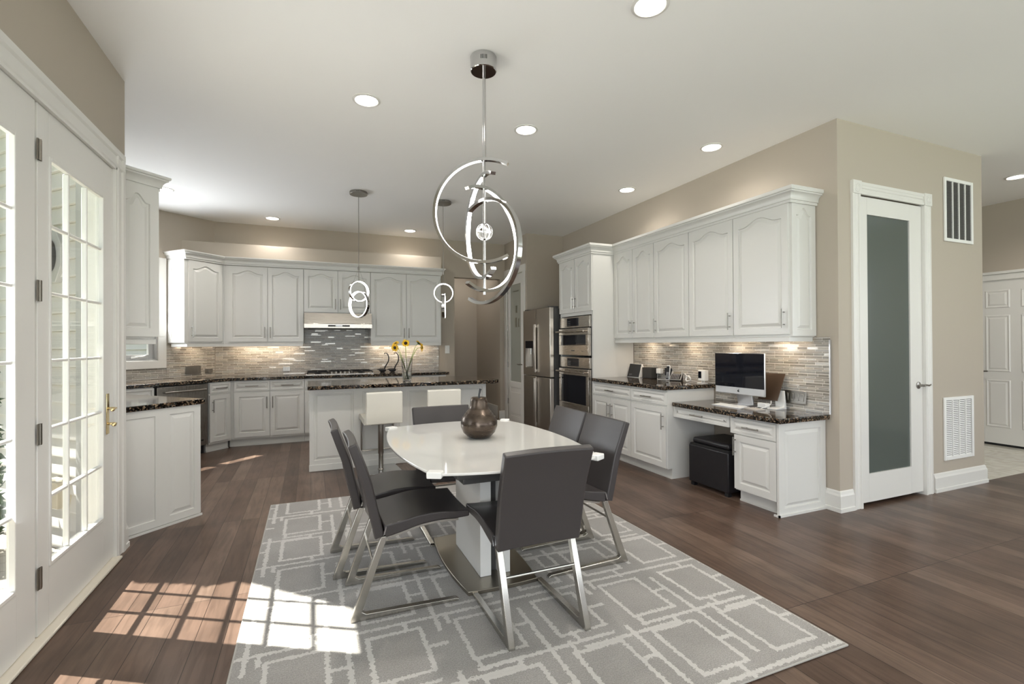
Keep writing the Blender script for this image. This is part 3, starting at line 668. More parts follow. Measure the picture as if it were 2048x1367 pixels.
mk_t('light_rail', [(.85, 7.605), (1.935, 7.605), (1.935, 7.93)], LR(1.358), 'slim white light rail under the cabinet right of the hood', 'light rail')
mk_t('light_rail', [(3.525, 5.10), (3.525, 2.712), (3.80, 2.712)], LR(1.376), 'slim white light rail under the right wall cabinets', 'light rail')
mk_t('light_rail', [(-1.20, 4.115), (-1.045, 4.27), (-1.85, 5.075)], LR(1.383), 'slim white light rail under the cabinet beside the french doors', 'light rail')
# right wall, lower
cabinet('base_cabinet', 'white lower cabinet with two doors beside the ovens', (3.22, 5.112, 0), R(-90), .765, .60, 0, .873, base_fronts(.765, 2, 'RL', zb=.105, zd=.705, zt=.855, wide=True), .10, G1)
cabinet('base_cabinet', 'white lower cabinet with one drawer and one door beside the desk', (3.22, 4.345, 0), R(-90), .558, .60, 0, .873, base_fronts(.558, 1, 'R', zb=.105, zd=.705, zt=.855), .10, G1)
def desk():
    c = thing('desk_cabinet', 'white desk with a wide pencil drawer and an open knee space', 'desk', (3.31, 3.784, 0), R(-90), None)
    mk('apron', BX((0, .70, 0, .50, .618, .716)), MT['cab'], c)
    o = mk('drawer', door_bm(.004, .685, .612, .716, 0, fr=.022), MT['cab'], c, smooth=True, angle=20); pull(o, .33, .664, False)
    W_ = .405; x0 = .735
    mk('body', BX((x0, x0+W_, 0, .512, .10, .7165)), MT['cab'], c); mk('toe_kick', BX((x0, x0+W_-.02, .055, .512, 0, .10), (x0, x0+W_-.02, .045, .055, 0, .014)), MT['cab'], c)
    o = mk('drawer', door_bm(.700, x0+W_-.006, .573, .700, 0, fr=.022), MT['cab'], c, smooth=True, angle=20); pull(o, .92, .637, False)
    o = mk('door', door_bm(x0+.004, x0+W_-.006, .112, .565, 0), MT['cab'], c, smooth=True, angle=20); pull(o, x0+.018, .47, True)
    panel_part('end_panel', c, 0, .53, 0.0, .7165, 0, (x0+W_, -.018, 0), (0, 0, R(90)), fr=.06)
    mk('shoe_moulding', BX((x0+W_+.018, x0+W_+.03, -.03, .51, 0, .016), (x0+W_-.02, x0+W_+.03, -.03, -.018, 0, .016)), MT['cab'], c)
desk()
# right wall, upper
Y0 = 5.114
for (ya, yb, nd, hs, lab) in ((5.114, 4.352, 2, 'RL', 'white two door wall cabinet next to the oven tower'), (4.35, 3.812, 1, 'L', 'white single door wall cabinet second from the oven tower'),
        (3.81, 3.257, 1, 'R', 'white single door wall cabinet above the telephone end of the desk'), (3.255, 2.712, 1, 'R', 'white wall cabinet at the pantry end above the computer')):
    w = ya-yb; c = cabinet('upper_cabinet', lab, (3.54, ya, 0), R(-90), w, .285, 1.378, 2.47, [('door', w*i/nd, w*(i+1)/nd, 1.397, 2.452, .055, hs[i]) for i in range(nd)], group=G2)
    if yb < 2.8: panel_part('side_panel', c, 0, .275, 1.385, 2.468, .06, (w, .005, 0), (0, 0, R(90)), fr=.05)

# countertops
def counter(name, pts, z, label):
    return tag(mk(name, prism(pts, z-.04, z), MT['granite'], bev=.006, seg=3), label, 'countertop')
counter('countertop', [(1.965, 7.222), (1.965, 7.938), (-1.2475, 7.938), (-3.16, 6.01), (-1.205, 4.055), (-.77, 4.485), (-2.228, 5.943), (-.945, 7.222)], .914, 'dark speckled granite counter wrapping the kitchen bay and back wall')
counter('countertop', [(3.172, 3.765), (3.818, 3.765), (3.818, 5.11), (3.172, 5.11)], .914, 'dark granite counter carrying the telephone beside the ovens')
counter('countertop', [(3.255, 2.585), (3.818, 2.585), (3.818, 3.762), (3.69, 3.762), (3.255, 3.762)], .757, 'lower dark granite desk top carrying the computer')
counter('countertop', [(-.03, 5.325), (2.0, 5.325), (2.075, 5.40), (2.075, 6.22), (-.03, 6.22)], .914, 'dark granite top of the kitchen island')
# backsplashes
def splash(name, W_, rects, loc, rz, label):
    bm = BX(*[(a, b, 0, .008, p, q) for a, b, p, q in rects])
    o = mk(name, bm, MT['mosaic'], loc=loc, rot=(0, 0, rz)); o['kind'] = 'structure'; o['label'] = label; return o
splash('wall_tile_back', 3, [(0, 3.22, .915, 1.36), (1.16, 2.09, 1.36, 1.80)], (-1.243, 7.941, 0), 0, 'grey linear mosaic backsplash behind the cooktop')
L_ = (B1-A1).length
splash('wall_tile_bay', 3, [(0, L_-.675, .915, 1.049), (L_-.672, L_-.012, .915, 1.36)], (A1.x+.008*S2, A1.y-.008*S2, 0), R(45), 'grey linear mosaic backsplash under the kitchen window')
splash('wall_tile_desk', 3, [(0, 1.345, .915, 1.375), (1.345, 2.525, .758, 1.375)], (3.822, 5.112, 0), R(-90), 'grey linear mosaic backsplash behind the desk')
struct('trim_7', BX((3.814, 3.826, 2.578, 2.588, .758, 1.352)), MT['alu'])

# oven tower
def tower():
    t = thing('oven_tower_cabinet', 'tall white cabinet housing the two wall ovens', 'cabinet', (3.22, 5.962, 0), R(-90)); w = .84
    mk('body', BX((0, w, 0, .60, .10, .385), (0, .035, 0, .60, .385, 1.70), (w-.035, w, 0, .60, .385, 1.70), (0, w, 0, .60, 1.70, 2.47), (.035, w-.035, .5, .60, .385, 1.70)), MT['cab'], t)
    mk('toe_kick', BX((0, w, .055, .6, 0, .10)), MT['cab'], t)
    for a, b, h in ((.0, .42, 'R'), (.42, .84, 'L')):
        o = mk('door', door_bm(a+.004, b-.004, 1.745, 2.445, .05), MT['cab'], t, smooth=True, angle=20); pull(o, b-.03 if h == 'R' else a+.03, 1.87, True)
    o = mk('drawer', door_bm(.004, w-.004, .115, .37, 0), MT['cab'], t, smooth=True, angle=20); pull(o, w/2, .25, False)
tower()
def oven(name, z0, z1, zp, label, big):
    o = thing(name, label, 'oven', (3.20, 5.922, 0), R(-90)); w = .76
    mk('body', BX((.01, w-.01, .02, .45, z0+.005, z1-.005)), MT['dgray'], o)
    cp = mk('control_panel', BX((0, w, -.012, .02, zp, z1)), MT['steelh'], o, bev=.003)
    ds = mk('display', BX((w*.27, w*.66, -.015, -.012, zp+.02, z1-.015)), MT['blackgl'], cp)
    b = bmesh.new()
    for i in range(3):
        for j in range(4): box(b, w*.30+j*.018, w*.30+j*.018+.006, -.0158, -.015, zp+.035+i*.022, zp+.035+i*.022+.004)
    mk('touch_keys', b, MT['white'], cp)
    g = .012
    dz0 = z0+.012; dz1 = zp-g
    zw0, zw1 = dz0+.13 if not big else dz0+.15, dz1-.085
    dr = mk('door', BX((0, w, -.03, .015, dz0, zw0), (0, w, -.03, .015, zw1, dz1), (0, .06, -.03, .015, zw0, zw1), (w-.06, w, -.03, .015, zw0, zw1)), MT['steelh'], o, bev=.003)
    mk('oven_window', BX((.06, w-.06, -.024, .01, zw0, zw1)), MT['blackgl'], dr)
    h = TU([(.02, -.085, dz1-.04), (w-.02, -.085, dz1-.04)], .012, 12)
    for x in (.06, w-.06): tube(h, [(x, -.03, dz1-.04), (x, -.085, dz1-.04)], .010, 8)
    mk('handle', h, MT['steelh'], dr, smooth=True)
    mk('badge', BX((w*.44, w*.56, -.0312, -.03, dz0+.055, dz0+.067)), MT['dgray'], dr)
    mk('door_gap', BX((0, w, -.005, .015, zp-g, zp)), MT['gap'], o)
    return o
oven('wall_oven', .395, 1.158, 1.02, 'large stainless wall oven, lower of the two in the tower', True)
oven('microwave_oven', 1.172, 1.685, 1.545, 'compact stainless microwave oven, upper of the two in the tower', False)
# refrigerator
def fridge():
    f = thing('refrigerator', 'stainless steel four door refrigerator with dispenser beside the ovens', 'refrigerator', (3.14, 6.905, 0), R(-90)); w = .905
    mk('body', BX((.005, w-.005, 0, .65, .03, 1.83)), MT['dgray'], f)
    mk('base_grille', BX((.02, w-.02, -.01, .02, .0, .05)), MT['black'], f)
    for a, b, p, q, side in ((0, w/2-.004, .865, 1.845, 'R'), (w/2+.004, w, .865, 1.845, 'L'), (0, w/2-.004, .055, .853, 'R'), (w/2+.004, w, .055, .853, 'L')):
        if side == 'R' and p > .5:
            bm = BX((a, b, -.07, -.005, p, .98), (a, b, -.07, -.005, 1.38, q), (a, .08, -.07, -.005, .98, 1.38), (b-.09, b, -.07, -.005, .98, 1.38))
        else: bm = BX((a, b, -.07, -.005, p, q))
        o = mk('door', bm, MT['steel'], f, bev=.008 if not (side == 'R' and p > .5) else .0, seg=3)
        x = b-.012 if side == 'R' else a+.012
        z0_, z1_ = (p+.05, q-.22) if p > .5 else (p+.08, q-.02)
        mk('handle', BX((x-.013, x+.013, -.105, -.085, z0_, z1_), (x-.01, x+.01, -.086, -.07, z0_+.01, z0_+.05), (x-.01, x+.01, -.086, -.07, z1_-.05, z1_-.01)), MT['steel'], o, bev=.004)
    bm = BX((.08, w/2-.094, -.018, -.012, .98, 1.38), (.08, w/2-.094, -.05, -.012, .98, .99))
    d = mk('water_dispenser', bm, MT['nickel'], f)
    mk('dispenser_panel', BX((.08, w/2-.094, -.072, -.05, 1.27, 1.38)), MT['blackgl'], d)
    mk('dispenser_nozzle', TU([(.22, -.04, 1.30), (.22, -.04, 1.18)], .014, 10), MT['chrome'], d)
    for a in (.02, w-.10): mk('hinge_cover', BX((a, a+.08, -.05, .08, 1.832, 1.862)), MT['dgray'], f)
fridge()
# range hood
def hood():
    h = thing('range_hood', 'low stainless steel range hood above the cooktop', 'range hood', (-.083, 0, 0)); w = .926
    pr = [(7.935, 1.578), (7.385, 1.578), (7.385, 1.638), (7.43, 1.645), (7.45, 1.795), (7.935, 1.795)]
    mk('canopy', extr(pr, lambda u, v_, q: (q, u, v_), 0, w), MT['steelh'], h, bev=.002)
    mk('control_strip', BX((w*.34, w*.66, 7.380, 7.385, 1.598, 1.622)), MT['black'], h)
    mk('display', BX((w*.45, w*.55, 7.378, 7.380, 1.605, 1.616)), MT['alu'], h)
    mk('filter', BX((.05, w-.05, 7.45, 7.88, 1.572, 1.578)), MT['dgray'], h)
hood()
# cooktop
def cooktop():
    c = thing('gas_cooktop', 'stainless gas cooktop with black cast iron grates', 'cooktop', (-.06, 7.36, .914)); w = .92
    mk('tray', BX((0, w, 0, .50, 0, .010)), MT['steelh'], c, bev=.003)
    for a, b in ((.01, .30), (.31, .61), (.62, .91)):
        bm = bmesh.new(); y0 = .11 if .3 < a < .5 else .02
        for x in (a+.01, (a+b)/2, b-.01): tube(bm, [(x, y0, .036), (x, .48, .036)], .007, 6)
        for y in (y0, (y0+.48)/2, .48): tube(bm, [(a+.01, y, .036), (b-.01, y, .036)], .007, 6)
        for x in (a+.01, b-.01):
            for y in (y0, .48): tube(bm, [(x, y, .010), (x, y, .040)], .006, 6)
        mk('grate', bm, MT['iron'], c)
        for y in ((.14, .36) if not .3 < a < .5 else (.29,)): mk('burner', lathe([(0, .010), (.045, .010), (.045, .018), (.030, .024), (0, .026)], 20, None, ((a+b)/2, y, 0)), MT['iron'], c)
    for i in range(5): mk('knob', lathe([(0, .010), (.018, .010), (.015, .034), (.012, .038), (0, .038)], 14, None, (.34+.06*i, .05, 0)), MT['nickel'], c)
cooktop()

# island
def island():
    c = thing('kitchen_island', 'white paneled kitchen island base behind the dining set', 'kitchen island', (0, 5.54, 0)); x0, x1 = -.014, 1.955
    mk('body', BX((x0, x1, 0, .66, 0, .873)), MT['cab'], c)
    n = 4; w = (x1-x0)/n
    for i in range(n): mk('panel', door_bm(x0+i*w, x0+(i+1)*w, .07, .873, 0, fr=.045), MT['cab'], c, smooth=True, angle=20)
    mk('plinth', BX((x0-.004, x1+.004, -.026, 0, 0, .07)), MT['cab'], c, bev=.004)
    o = mk('side_outlet', BX((x0-.008, x0-.002, .12, .19, .60, .72)), MT['white'], c)
island()

# ------------------------------------------------------------------ rug
def rug():
    X0, X1, Y0_, Y1 = -.305, 2.165, 1.40, 4.475; ox, oy = 1.5635, 1.651
    o = mk('area_rug', BX((X0-ox, X1-ox, Y0_-oy, Y1-oy, 0, .010)), MT['rug'], loc=(ox, oy, 0), bev=.004)
    tag(o, 'pale grey rug with interlocking rectangle pattern under the dining table', 'rug')
    b = mk('bound_edge', TU([(X0-ox, Y0_-oy, .006), (X1-ox, Y0_-oy, .006), (X1-ox, Y1-oy, .006), (X0-ox, Y1-oy, .006)], .006, 8, closed=True), mat('rug_binding', (.42, .40, .37), .8), o)
rug()
ZR = .0102   # top of the rug

# ------------------------------------------------------------------ dining table
def table():
    t = thing('dining_table', 'white glass dining table with bowed edges on a metal plate base', 'table', (.93, 2.755, ZR))
    cx, cy = 0, 0; hx, hy = .432, .645; bx, by = .085, .085; N = 20; pts = []
    for k, (a, b, nrm) in enumerate((((-hx, -hy), (hx, -hy), (0, -by)), ((hx, -hy), (hx, hy), (bx, 0)), ((hx, hy), (-hx, hy), (0, by)), ((-hx, hy), (-hx, -hy), (-bx, 0)))):
        for i in range(N):
            s = i/N; w = 4*s*(1-s); pts.append((a[0]+(b[0]-a[0])*s+nrm[0]*w, a[1]+(b[1]-a[1])*s+nrm[1]*w))
    mk('tabletop', prism(pts, .738, .750), MT['tabletop'], t, bev=.003, seg=2)
    for sx in (-1, 1):
        for sy in (-1, 1):
            o = mk('corner_clip', BX((-.034, .034, -.026, .026, .729, .758)), MT['white'], t, bev=.005, seg=3, loc=(sx*(hx-.012), sy*(hy-.012), 0)); o.rotation_euler = (0, 0, sx*sy*R(-28))
    mk('under_frame', BX((-.27, .27, -.46, .46, .655, .728), (-.22, .22, -.40, .40, .61, .655)), MT['dgray'], t, bev=.004)
    # pedestal: two lacquer slabs with a dark recess between them
    pf = [(-.19, .022), (.30, .022), (.30, .62), (-.10, .62), (-.19, .56)]
    for x0, x1 in ((-.06, .005), (.055, .12)):
        mk('pedestal_panel', extr(pf, lambda u, v_, w: (w, u, v_), x0, x1), MT['lacquer'], t, bev=.003)
    mk('pedestal_core', BX((.005, .055, -.13, .28, .022, .61)), MT['dgray'], t)
    mk('bolt', lathe([(0, 0), (.008, 0), (.008, .003), (0, .003)], 10, None, (-.0, 0, 0)), MT['nickel'], t, loc=(-.06, -.11, .53), rot=(0, R(-90), 0))
    pl = []
    for a, b, nrm in (((-.17, -.315), (.23, -.315), (0, -.010)), ((.23, -.315), (.23, .46), (.03, 0)), ((.23, .46), (-.17, .46), (0, .010)), ((-.17, .46), (-.17, -.315), (-.03, 0))):
        for i in range(12):
            s = i/12; w = 4*s*(1-s); pl.append((a[0]+(b[0]-a[0])*s+nrm[0]*w, a[1]+(b[1]-a[1])*s+nrm[1]*w))
    mk('base_plate', prism(pl, 0.001, .022), MT['plate'], t, bev=.002)
table()

# ------------------------------------------------------------------ dining chairs (local +y = front)
def bez(pts, n=8):
    """smooth polyline through pts (Catmull-Rom)"""
    out = []; P = [pts[0]]+list(pts)+[pts[-1]]
    for i in range(1, len(P)-2):
        for k in range(n):
            t = k/n; a, b, c, d = P[i-1], P[i], P[i+1], P[i+2]
            out.append(tuple(.5*((2*b[j])+(-a[j]+c[j])*t+(2*a[j]-5*b[j]+4*c[j]-d[j])*t*t+(-a[j]+3*b[j]-3*c[j]+d[j])*t**3) for j in range(len(b))))
    out.append(tuple(pts[-1])); return out
def slab(bm, center, half, width, dish=0., n=9):
    """loft a padded slab: center = list of (s,z), half thickness list, across width"""
    L = len(center); nr = []
    for i in range(L):
        a = Vector(center[max(0, i-1)]); b = Vector(center[min(L-1, i+1)]); t = (b-a).normalized(); nr.append(Vector((-t.y, t.x)))
    def wd(i): return width(i/(L-1)) if callable(width) else width
    top, bot = [], []
    for i in range(L):
        rt, rb = [], []
        for k in range(n):
            f = -1+2*k/(n-1); x = f*wd(i)/2; puff = dish*(1-f*f)
            c = Vector(center[i]); p = c+nr[i]*(half[i]-puff); q = c-nr[i]*half[i]+nr[i]*(-puff)
            rt.append(bm.verts.new((x, p.x, p.y))); rb.append(bm.verts.new((x, q.x, q.y)))
        top.append(rt); bot.append(rb)
    for i in range(L-1):
        for k in range(n-1):
            bm.faces.new((top[i][k], top[i][k+1], top[i+1][k+1], top[i+1][k])); bm.faces.new((bot[i][k], bot[i+1][k], bot[i+1][k+1], bot[i][k+1]))
        for k in (0, n-1): bm.faces.new((top[i][k], top[i+1][k], bot[i+1][k], bot[i][k]))
    for i in (0, L-1):
        for k in range(n-1): bm.faces.new((top[i][k], top[i][k+1], bot[i][k+1], bot[i][k]))
    return bm
def make_chair(label):
    c = thing('dining_chair', label, 'chair', (0, 0, 0), 0, 'grey leather dining chairs around the table')
    ctr = bez([(.158, .414), (.24, .428), (.34, .448), (.44, .453), (.52, .447), (.588, .447)], 5)
    L = len(ctr); half = [.030-.014*(i/(L-1)) for i in range(L)]
    o = mk('seat', slab(bmesh.new(), ctr, half, .43, .008), MT['leather'], c, smooth=True, bev=.007, seg=3, angle=50)
    bc = bez([(.134, .385), (.108, .50), (.078, .64), (.040, .75), (.006, .846)], 6)
    L2 = len(bc); hb = [.024-.004*(i/(L2-1)) for i in range(L2)]
    mk('backrest', slab(bmesh.new(), bc, hb, lambda s: .425+.018*s, .010), MT['leather'], c, smooth=True, bev=.008, seg=3, angle=50)
    under = [(p[0], p[1]-h-.009) for p, h in zip(ctr[2:-4], half[2:-4])]
    prof = under+[(p[0], p[1]-.010) for p in under[::-1]]
    for x in (-.19, .165): mk('seat_rail', extr(prof, lambda u, v_, w: (w, u, v_), x, x+.025), MT['leg'], c)
    lp = [(0, 0), (.53, 0), (.535, .006), (.52, .016), (.072, .030), (.052, .042), (.173, .388), (.142, .388), (.0, .012)]
    for x in (-.205, .175):
        mk('leg', extr(lp, lambda u, v_, w: (w, u, v_), x, x+.030), MT['leg'], c, bev=.0025)
    mk('stretcher', TU([(-.18, .105, .265), (.18, .105, .265)], .0065, 8), MT['leg'], c, smooth=True)
    for x in (-.2195, .2160): mk('bracket', extr([(.150, .398), (.157, .400), (.167, .438), (.161, .439)], lambda u, v_, w: (w, u, v_), x, x+.0035), MT['chrome'], c)
    return c
ch = make_chair('grey leather chair nearest the camera, seen from behind at the table end')
ch.location = (.987, 1.93, ZR)
G = 'grey leather dining chairs around the table'
dup(ch, (.172, 2.625, ZR), R(-90), 'grey leather chair on the french door side, nearer of that pair', G)
dup(ch, (.112, 3.108, ZR), R(-90), 'grey leather chair on the french door side, farther of that pair', G)
dup(ch, (1.772, 2.650, ZR), R(90), 'grey leather chair on the desk side, nearer of that pair', G)
dup(ch, (1.772, 3.100, ZR), R(90), 'grey leather chair on the desk side, farther of that pair', G)
dup(ch, (.925, 3.665, ZR), R(180), 'grey leather chair at the far table end, backrest toward the island', G)

# ------------------------------------------------------------------ pear ornament
def pear():
    p = tag(mk('pear_sculpture', lathe([(0, 0), (.052, .0), (.072, .008), (.098, .035), (.112, .070), (.112, .095), (.104, .125), (.085, .152), (.066, .172), (.060, .182), (.056, .20), (.052, .225), (.049, .240), (.044, .246), (.02, .242), (0, .240)], 56), MT['bronze'], smooth=True, loc=(.955, 2.825, ZR+.7502)),
        'large dark bronze pear ornament standing on the white table', 'ornament')
    mk('pear_stem', tube(bmesh.new(), [(0, 0, .238), (.001, 0, .262), (.007, .002, .285), (.012, .004, .296)], .006, 10, radii=[.006, .0055, .0065, .008]), MT['black'], p, smooth=True)
    mk('seam_ring', tube(bmesh.new(), [(.0605*math.cos(2*PI*i/40), .0605*math.sin(2*PI*i/40), .180) for i in range(40)], .0018, 6, closed=True), MT['bronze'], p)
pear()

# ------------------------------------------------------------------ bar stools (local +y = front, toward the island)
def make_stool(label):
    c = thing('bar_stool', label, 'stool', (0, 0, 0), 0, 'ivory bar stools at the island')
    mk('base_plate', BX((-.19, .19, -.19, .19, 0, .010)), MT['chrome'], c, bev=.012, seg=3)
    mk('column', lathe([(0, .01), (.034, .01), (.030, .018), (.024, .022), (.024, .17), (.030, .18), (.030, .50), (0, .50)], 24), MT['nickel'], c, smooth=True)
    mk('seat_plate', BX((-.12, .12, -.12, .12, .50, .515)), MT['nickel'], c)
    ctr = bez([(-.165, .545), (-.10, .535), (.0, .545), (.10, .565), (.165, .56), (.19, .545)], 5); L = len(ctr)
    mk('seat', slab(bmesh.new(), ctr, [.030]*L, .385, .004), MT['ivory'], c, smooth=True, bev=.012, seg=3, angle=50)
    bc = bez([(-.165, .515), (-.178, .60), (-.186, .72), (-.198, .845)], 5); L2 = len(bc)
    mk('backrest', slab(bmesh.new(), bc, [.026]*L2, lambda s: .378-.012*s, .006), MT['ivory'], c, smooth=True, bev=.016, seg=4, angle=50)
    p = [(-.17, .165, .53), (-.172, .175, .40), (-.172, .175, .20), (-.165, .178, .185), (.165, .178, .185), (.172, .175, .20), (.172, .175, .40), (.17, .165, .53)]
    mk('footrest', tube(bmesh.new(), p, .009, 8), MT['nickel'], c, smooth=True)
    return c
st = make_stool('ivory leather bar stool at the island, fully visible left of the far dining chair')
st.location = (.69, 5.315, 0); st.rotation_euler = (0, 0, R(4))
dup(st, (1.335, 5.315, 0), R(0), 'ivory leather bar stool of which only the top shows behind the far dining chair')

# ------------------------------------------------------------------ ottoman
def ottoman():
    o = thing('storage_ottoman', 'black leather cube ottoman in the knee space of the desk', 'ottoman', (3.53, 3.36, 0))
    mk('body', BX((-.225, .225, -.235, .235, .035, .385)), MT['otto'], o, bev=.012, seg=3)
    mk('tray_rim', BX((-.215, .215, -.225, .225, .385, .396)), MT['gap'], o)
    mk('cushion', BX((-.20, .20, -.215, .215, .396, .45)), MT['otto'], o, bev=.022, seg=4)
    for x in (-.19, .19):
        for y in (-.20, .20): mk('foot', BX((x-.02, x+.02, y-.02, y+.02, 0, .035)), MT['black'], o)
ottoman()

# ------------------------------------------------------------------ vase and sunflowers
VX, VY = 1.03, 5.64
def vase():
    v_ = tag(mk('flower_vase', lathe([(0, 0), (.044, 0), (.048, .004), (.066, .262), (.0635, .262), (.045, .018), (0, .016)], 40), MT['glass'], smooth=True, loc=(VX, VY, .9142)), 'tall clear glass vase on the island holding sunflowers', 'vase')
    w = mk('water', lathe([(0, .0165), (.0445, .0175), (.051, .10), (0, .10)], 32), mat('water', (.9, .97, .93), 0, trans=1, ior=1.33), v_, smooth=True)
vase()
def sunflower(label, root, pts, facing, r=.052):
    o = thing('sunflower', label, 'flower', (VX+root[0], VY+root[1], .9142+.02), 0, 'sunflowers in the glass vase')
    P = bez([(0, 0, 0)]+[(p[0]-root[0], p[1]-root[1], p[2]-.02) for p in pts], 6)
    mk('stem', tube(bmesh.new(), P, .0038, 8), MT['stem'], o, smooth=True)
    end = Vector(P[-1]); q = Vector(facing).normalized().to_track_quat('Z', 'Y').to_matrix().to_4x4(); q.translation = end
    bm = bmesh.new(); rnd = random.Random(len(label))
    for ring, (n, rr, lift) in enumerate(((17, r, .006), (15, r*.86, .012))):
        for i in range(n):
            a = 2*PI*(i+.5*ring)/n+rnd.uniform(-.08, .08); w = .010; l0 = .014; l1 = rr*rnd.uniform(.9, 1.08)
            c_, s_ = math.cos(a), math.sin(a)
            def pt(u, side, z): return q @ Vector((c_*u-s_*side, s_*u+c_*side, z))
            zc = lift+rnd.uniform(-.004, .004)
            vs = [bm.verts.new(pt(l0, -.004, lift*.6)), bm.verts.new(pt((l0+l1)/2, -w*.62, zc+.004)), bm.verts.new(pt(l1, 0, zc-.003)), bm.verts.new(pt((l0+l1)/2, w*.62, zc+.004)), bm.verts.new(pt(l0, .004, lift*.6))]
            m_ = bm.verts.new(pt((l0+l1)/2, 0, zc+.0015))
            for k in range(5): bm.faces.new((vs[k], vs[(k+1) % 5], m_))
    mk('petals', bm, MT['petal'], o)
    b = lathe([(0, .016), (.010, .0165), (.017, .014), (.020, .008), (0, .004)], 20); bmesh.ops.transform(b, matrix=q, verts=b.verts); mk('seed_head', b, MT['seed'], o, smooth=True)
    b = lathe([(0, -.008), (.008, -.006), (.020, .0), (.026, .006), (.018, .0055), (0, .004)], 14)
    for i in range(9):
        a = 2*PI*i/9; vs = [b.verts.new((.014*math.cos(a-.2), .014*math.sin(a-.2), -.001)), b.verts.new((.036*math.cos(a), .036*math.sin(a), .001)), b.verts.new((.014*math.cos(a+.2), .014*math.sin(a+.2), -.001))]; b.faces.new(vs)
    bmesh.ops.transform(b, matrix=q, verts=b.verts); mk('calyx', b, MT['leaf'], o)
sunflower('middle sunflower facing the camera straight on', (.005, .01), [(.0, .005, .15), (-.012, -.005, .30), (-.015, -.01, .435)], (-.15, -1, .12))
sunflower('lowest left sunflower drooping over the vase', (.018, -.01), [(-.02, -.01, .13), (-.075, -.015, .28), (-.115, -.02, .36), (-.135, -.02, .385)], (-.75, -.65, -.12), .058)
sunflower('upper left sunflower turned away above its neighbour', (.012, .015), [(-.012, .012, .13), (-.065, .01, .30), (-.105, .005, .40), (-.125, .0, .425)], (-.5, -.35, .85))
sunflower('rightmost sunflower with shaggy orange yellow petals', (-.018, -.01), [(.01, -.01, .12), (.07, -.012, .29), (.115, -.01, .37), (.165, -.008, .385)], (.9, -.45, .05), .058)
sunflower('right sunflower seen edge on behind the shaggy one', (-.012, .012), [(.014, .012, .13), (.07, .014, .31), (.105, .015, .40), (.138, .016, .432)], (.7, .1, .72))

# ------------------------------------------------------------------ swan ornaments on the counter
def swan(x, sx, label):
    s = thing('swan_ornament', label, 'ornament', (x, 7.62, .9142), 0, 'pair of black swans')
    b = bmesh.new(); bmesh.ops.create_uvsphere(b, u_segments=18, v_segments=10, radius=1, matrix=Matrix.Translation((0, 0, .032)) @ Matrix.Diagonal((.055, .03, .028, 1)))
    bmesh.ops.create_cone(b, segments=10, radius1=.018, radius2=.002, depth=.06, cap_ends=True, matrix=Matrix.Translation((sx*.058, 0, .042)) @ Matrix.Rotation(R(90*sx), 4, 'Y'))
    lathe([(0, 0), (.035, 0), (.035, .006), (0, .010)], 16, b); mk('body', b, MT['iron'], s, smooth=True)
    P = bez([(-sx*.03, 0, .045), (-sx*.045, 0, .09), (-sx*.085, 0, .16), (-sx*.092, 0, .23), (-sx*.07, 0, .285), (-sx*.035, 0, .292), (-sx*.025, 0, .272)], 6)
    mk('neck', tube(bmesh.new(), P, .006, 8, radii=[.011-.007*i/(len(P)-1) for i in range(len(P))]), MT['iron'], s, smooth=True)
swan(1.02, -1, 'black swan ornament left of its twin, next to the cooktop'); bpy.data.objects['swan_ornament']
swan(1.17, -1, 'black swan ornament right of its twin, nearer the sunflowers')

# ------------------------------------------------------------------ chandelier
def arc_band(bm, Rr, a0, a1, w, t, az, c, n=48, y=0.):
    """rectangular bar bent along a circle in a vertical plane; az = heading of the plane"""
    ux = Vector((math.cos(az), math.sin(az), 0)); uy = Vector((-math.sin(az), math.cos(az), 0)); uz = Vector((0, 0, 1)); c = Vector(c); rings = []
    full = abs(a1-a0) > 2*PI-.01
    for i in range(n if full else n+1):
        a = a0+(a1-a0)*i/n; rd = ux*math.cos(a)+uz*math.sin(a)
        rings.append([bm.verts.new(c+rd*(Rr+p)+uy*(q+y)) for p, q in ((-t/2, -w/2), (t/2, -w/2), (t/2, w/2), (-t/2, w/2))])
    m = len(rings)
    for i in range(m if full else m-1):
        A, B = rings[i], rings[(i+1) % m]
        for k in range(4): bm.faces.new((A[k], A[(k+1) % 4], B[(k+1) % 4], B[k]))
    if not full: bm.faces.new(rings[0][::-1]); bm.faces.new(rings[-1])
    return bm
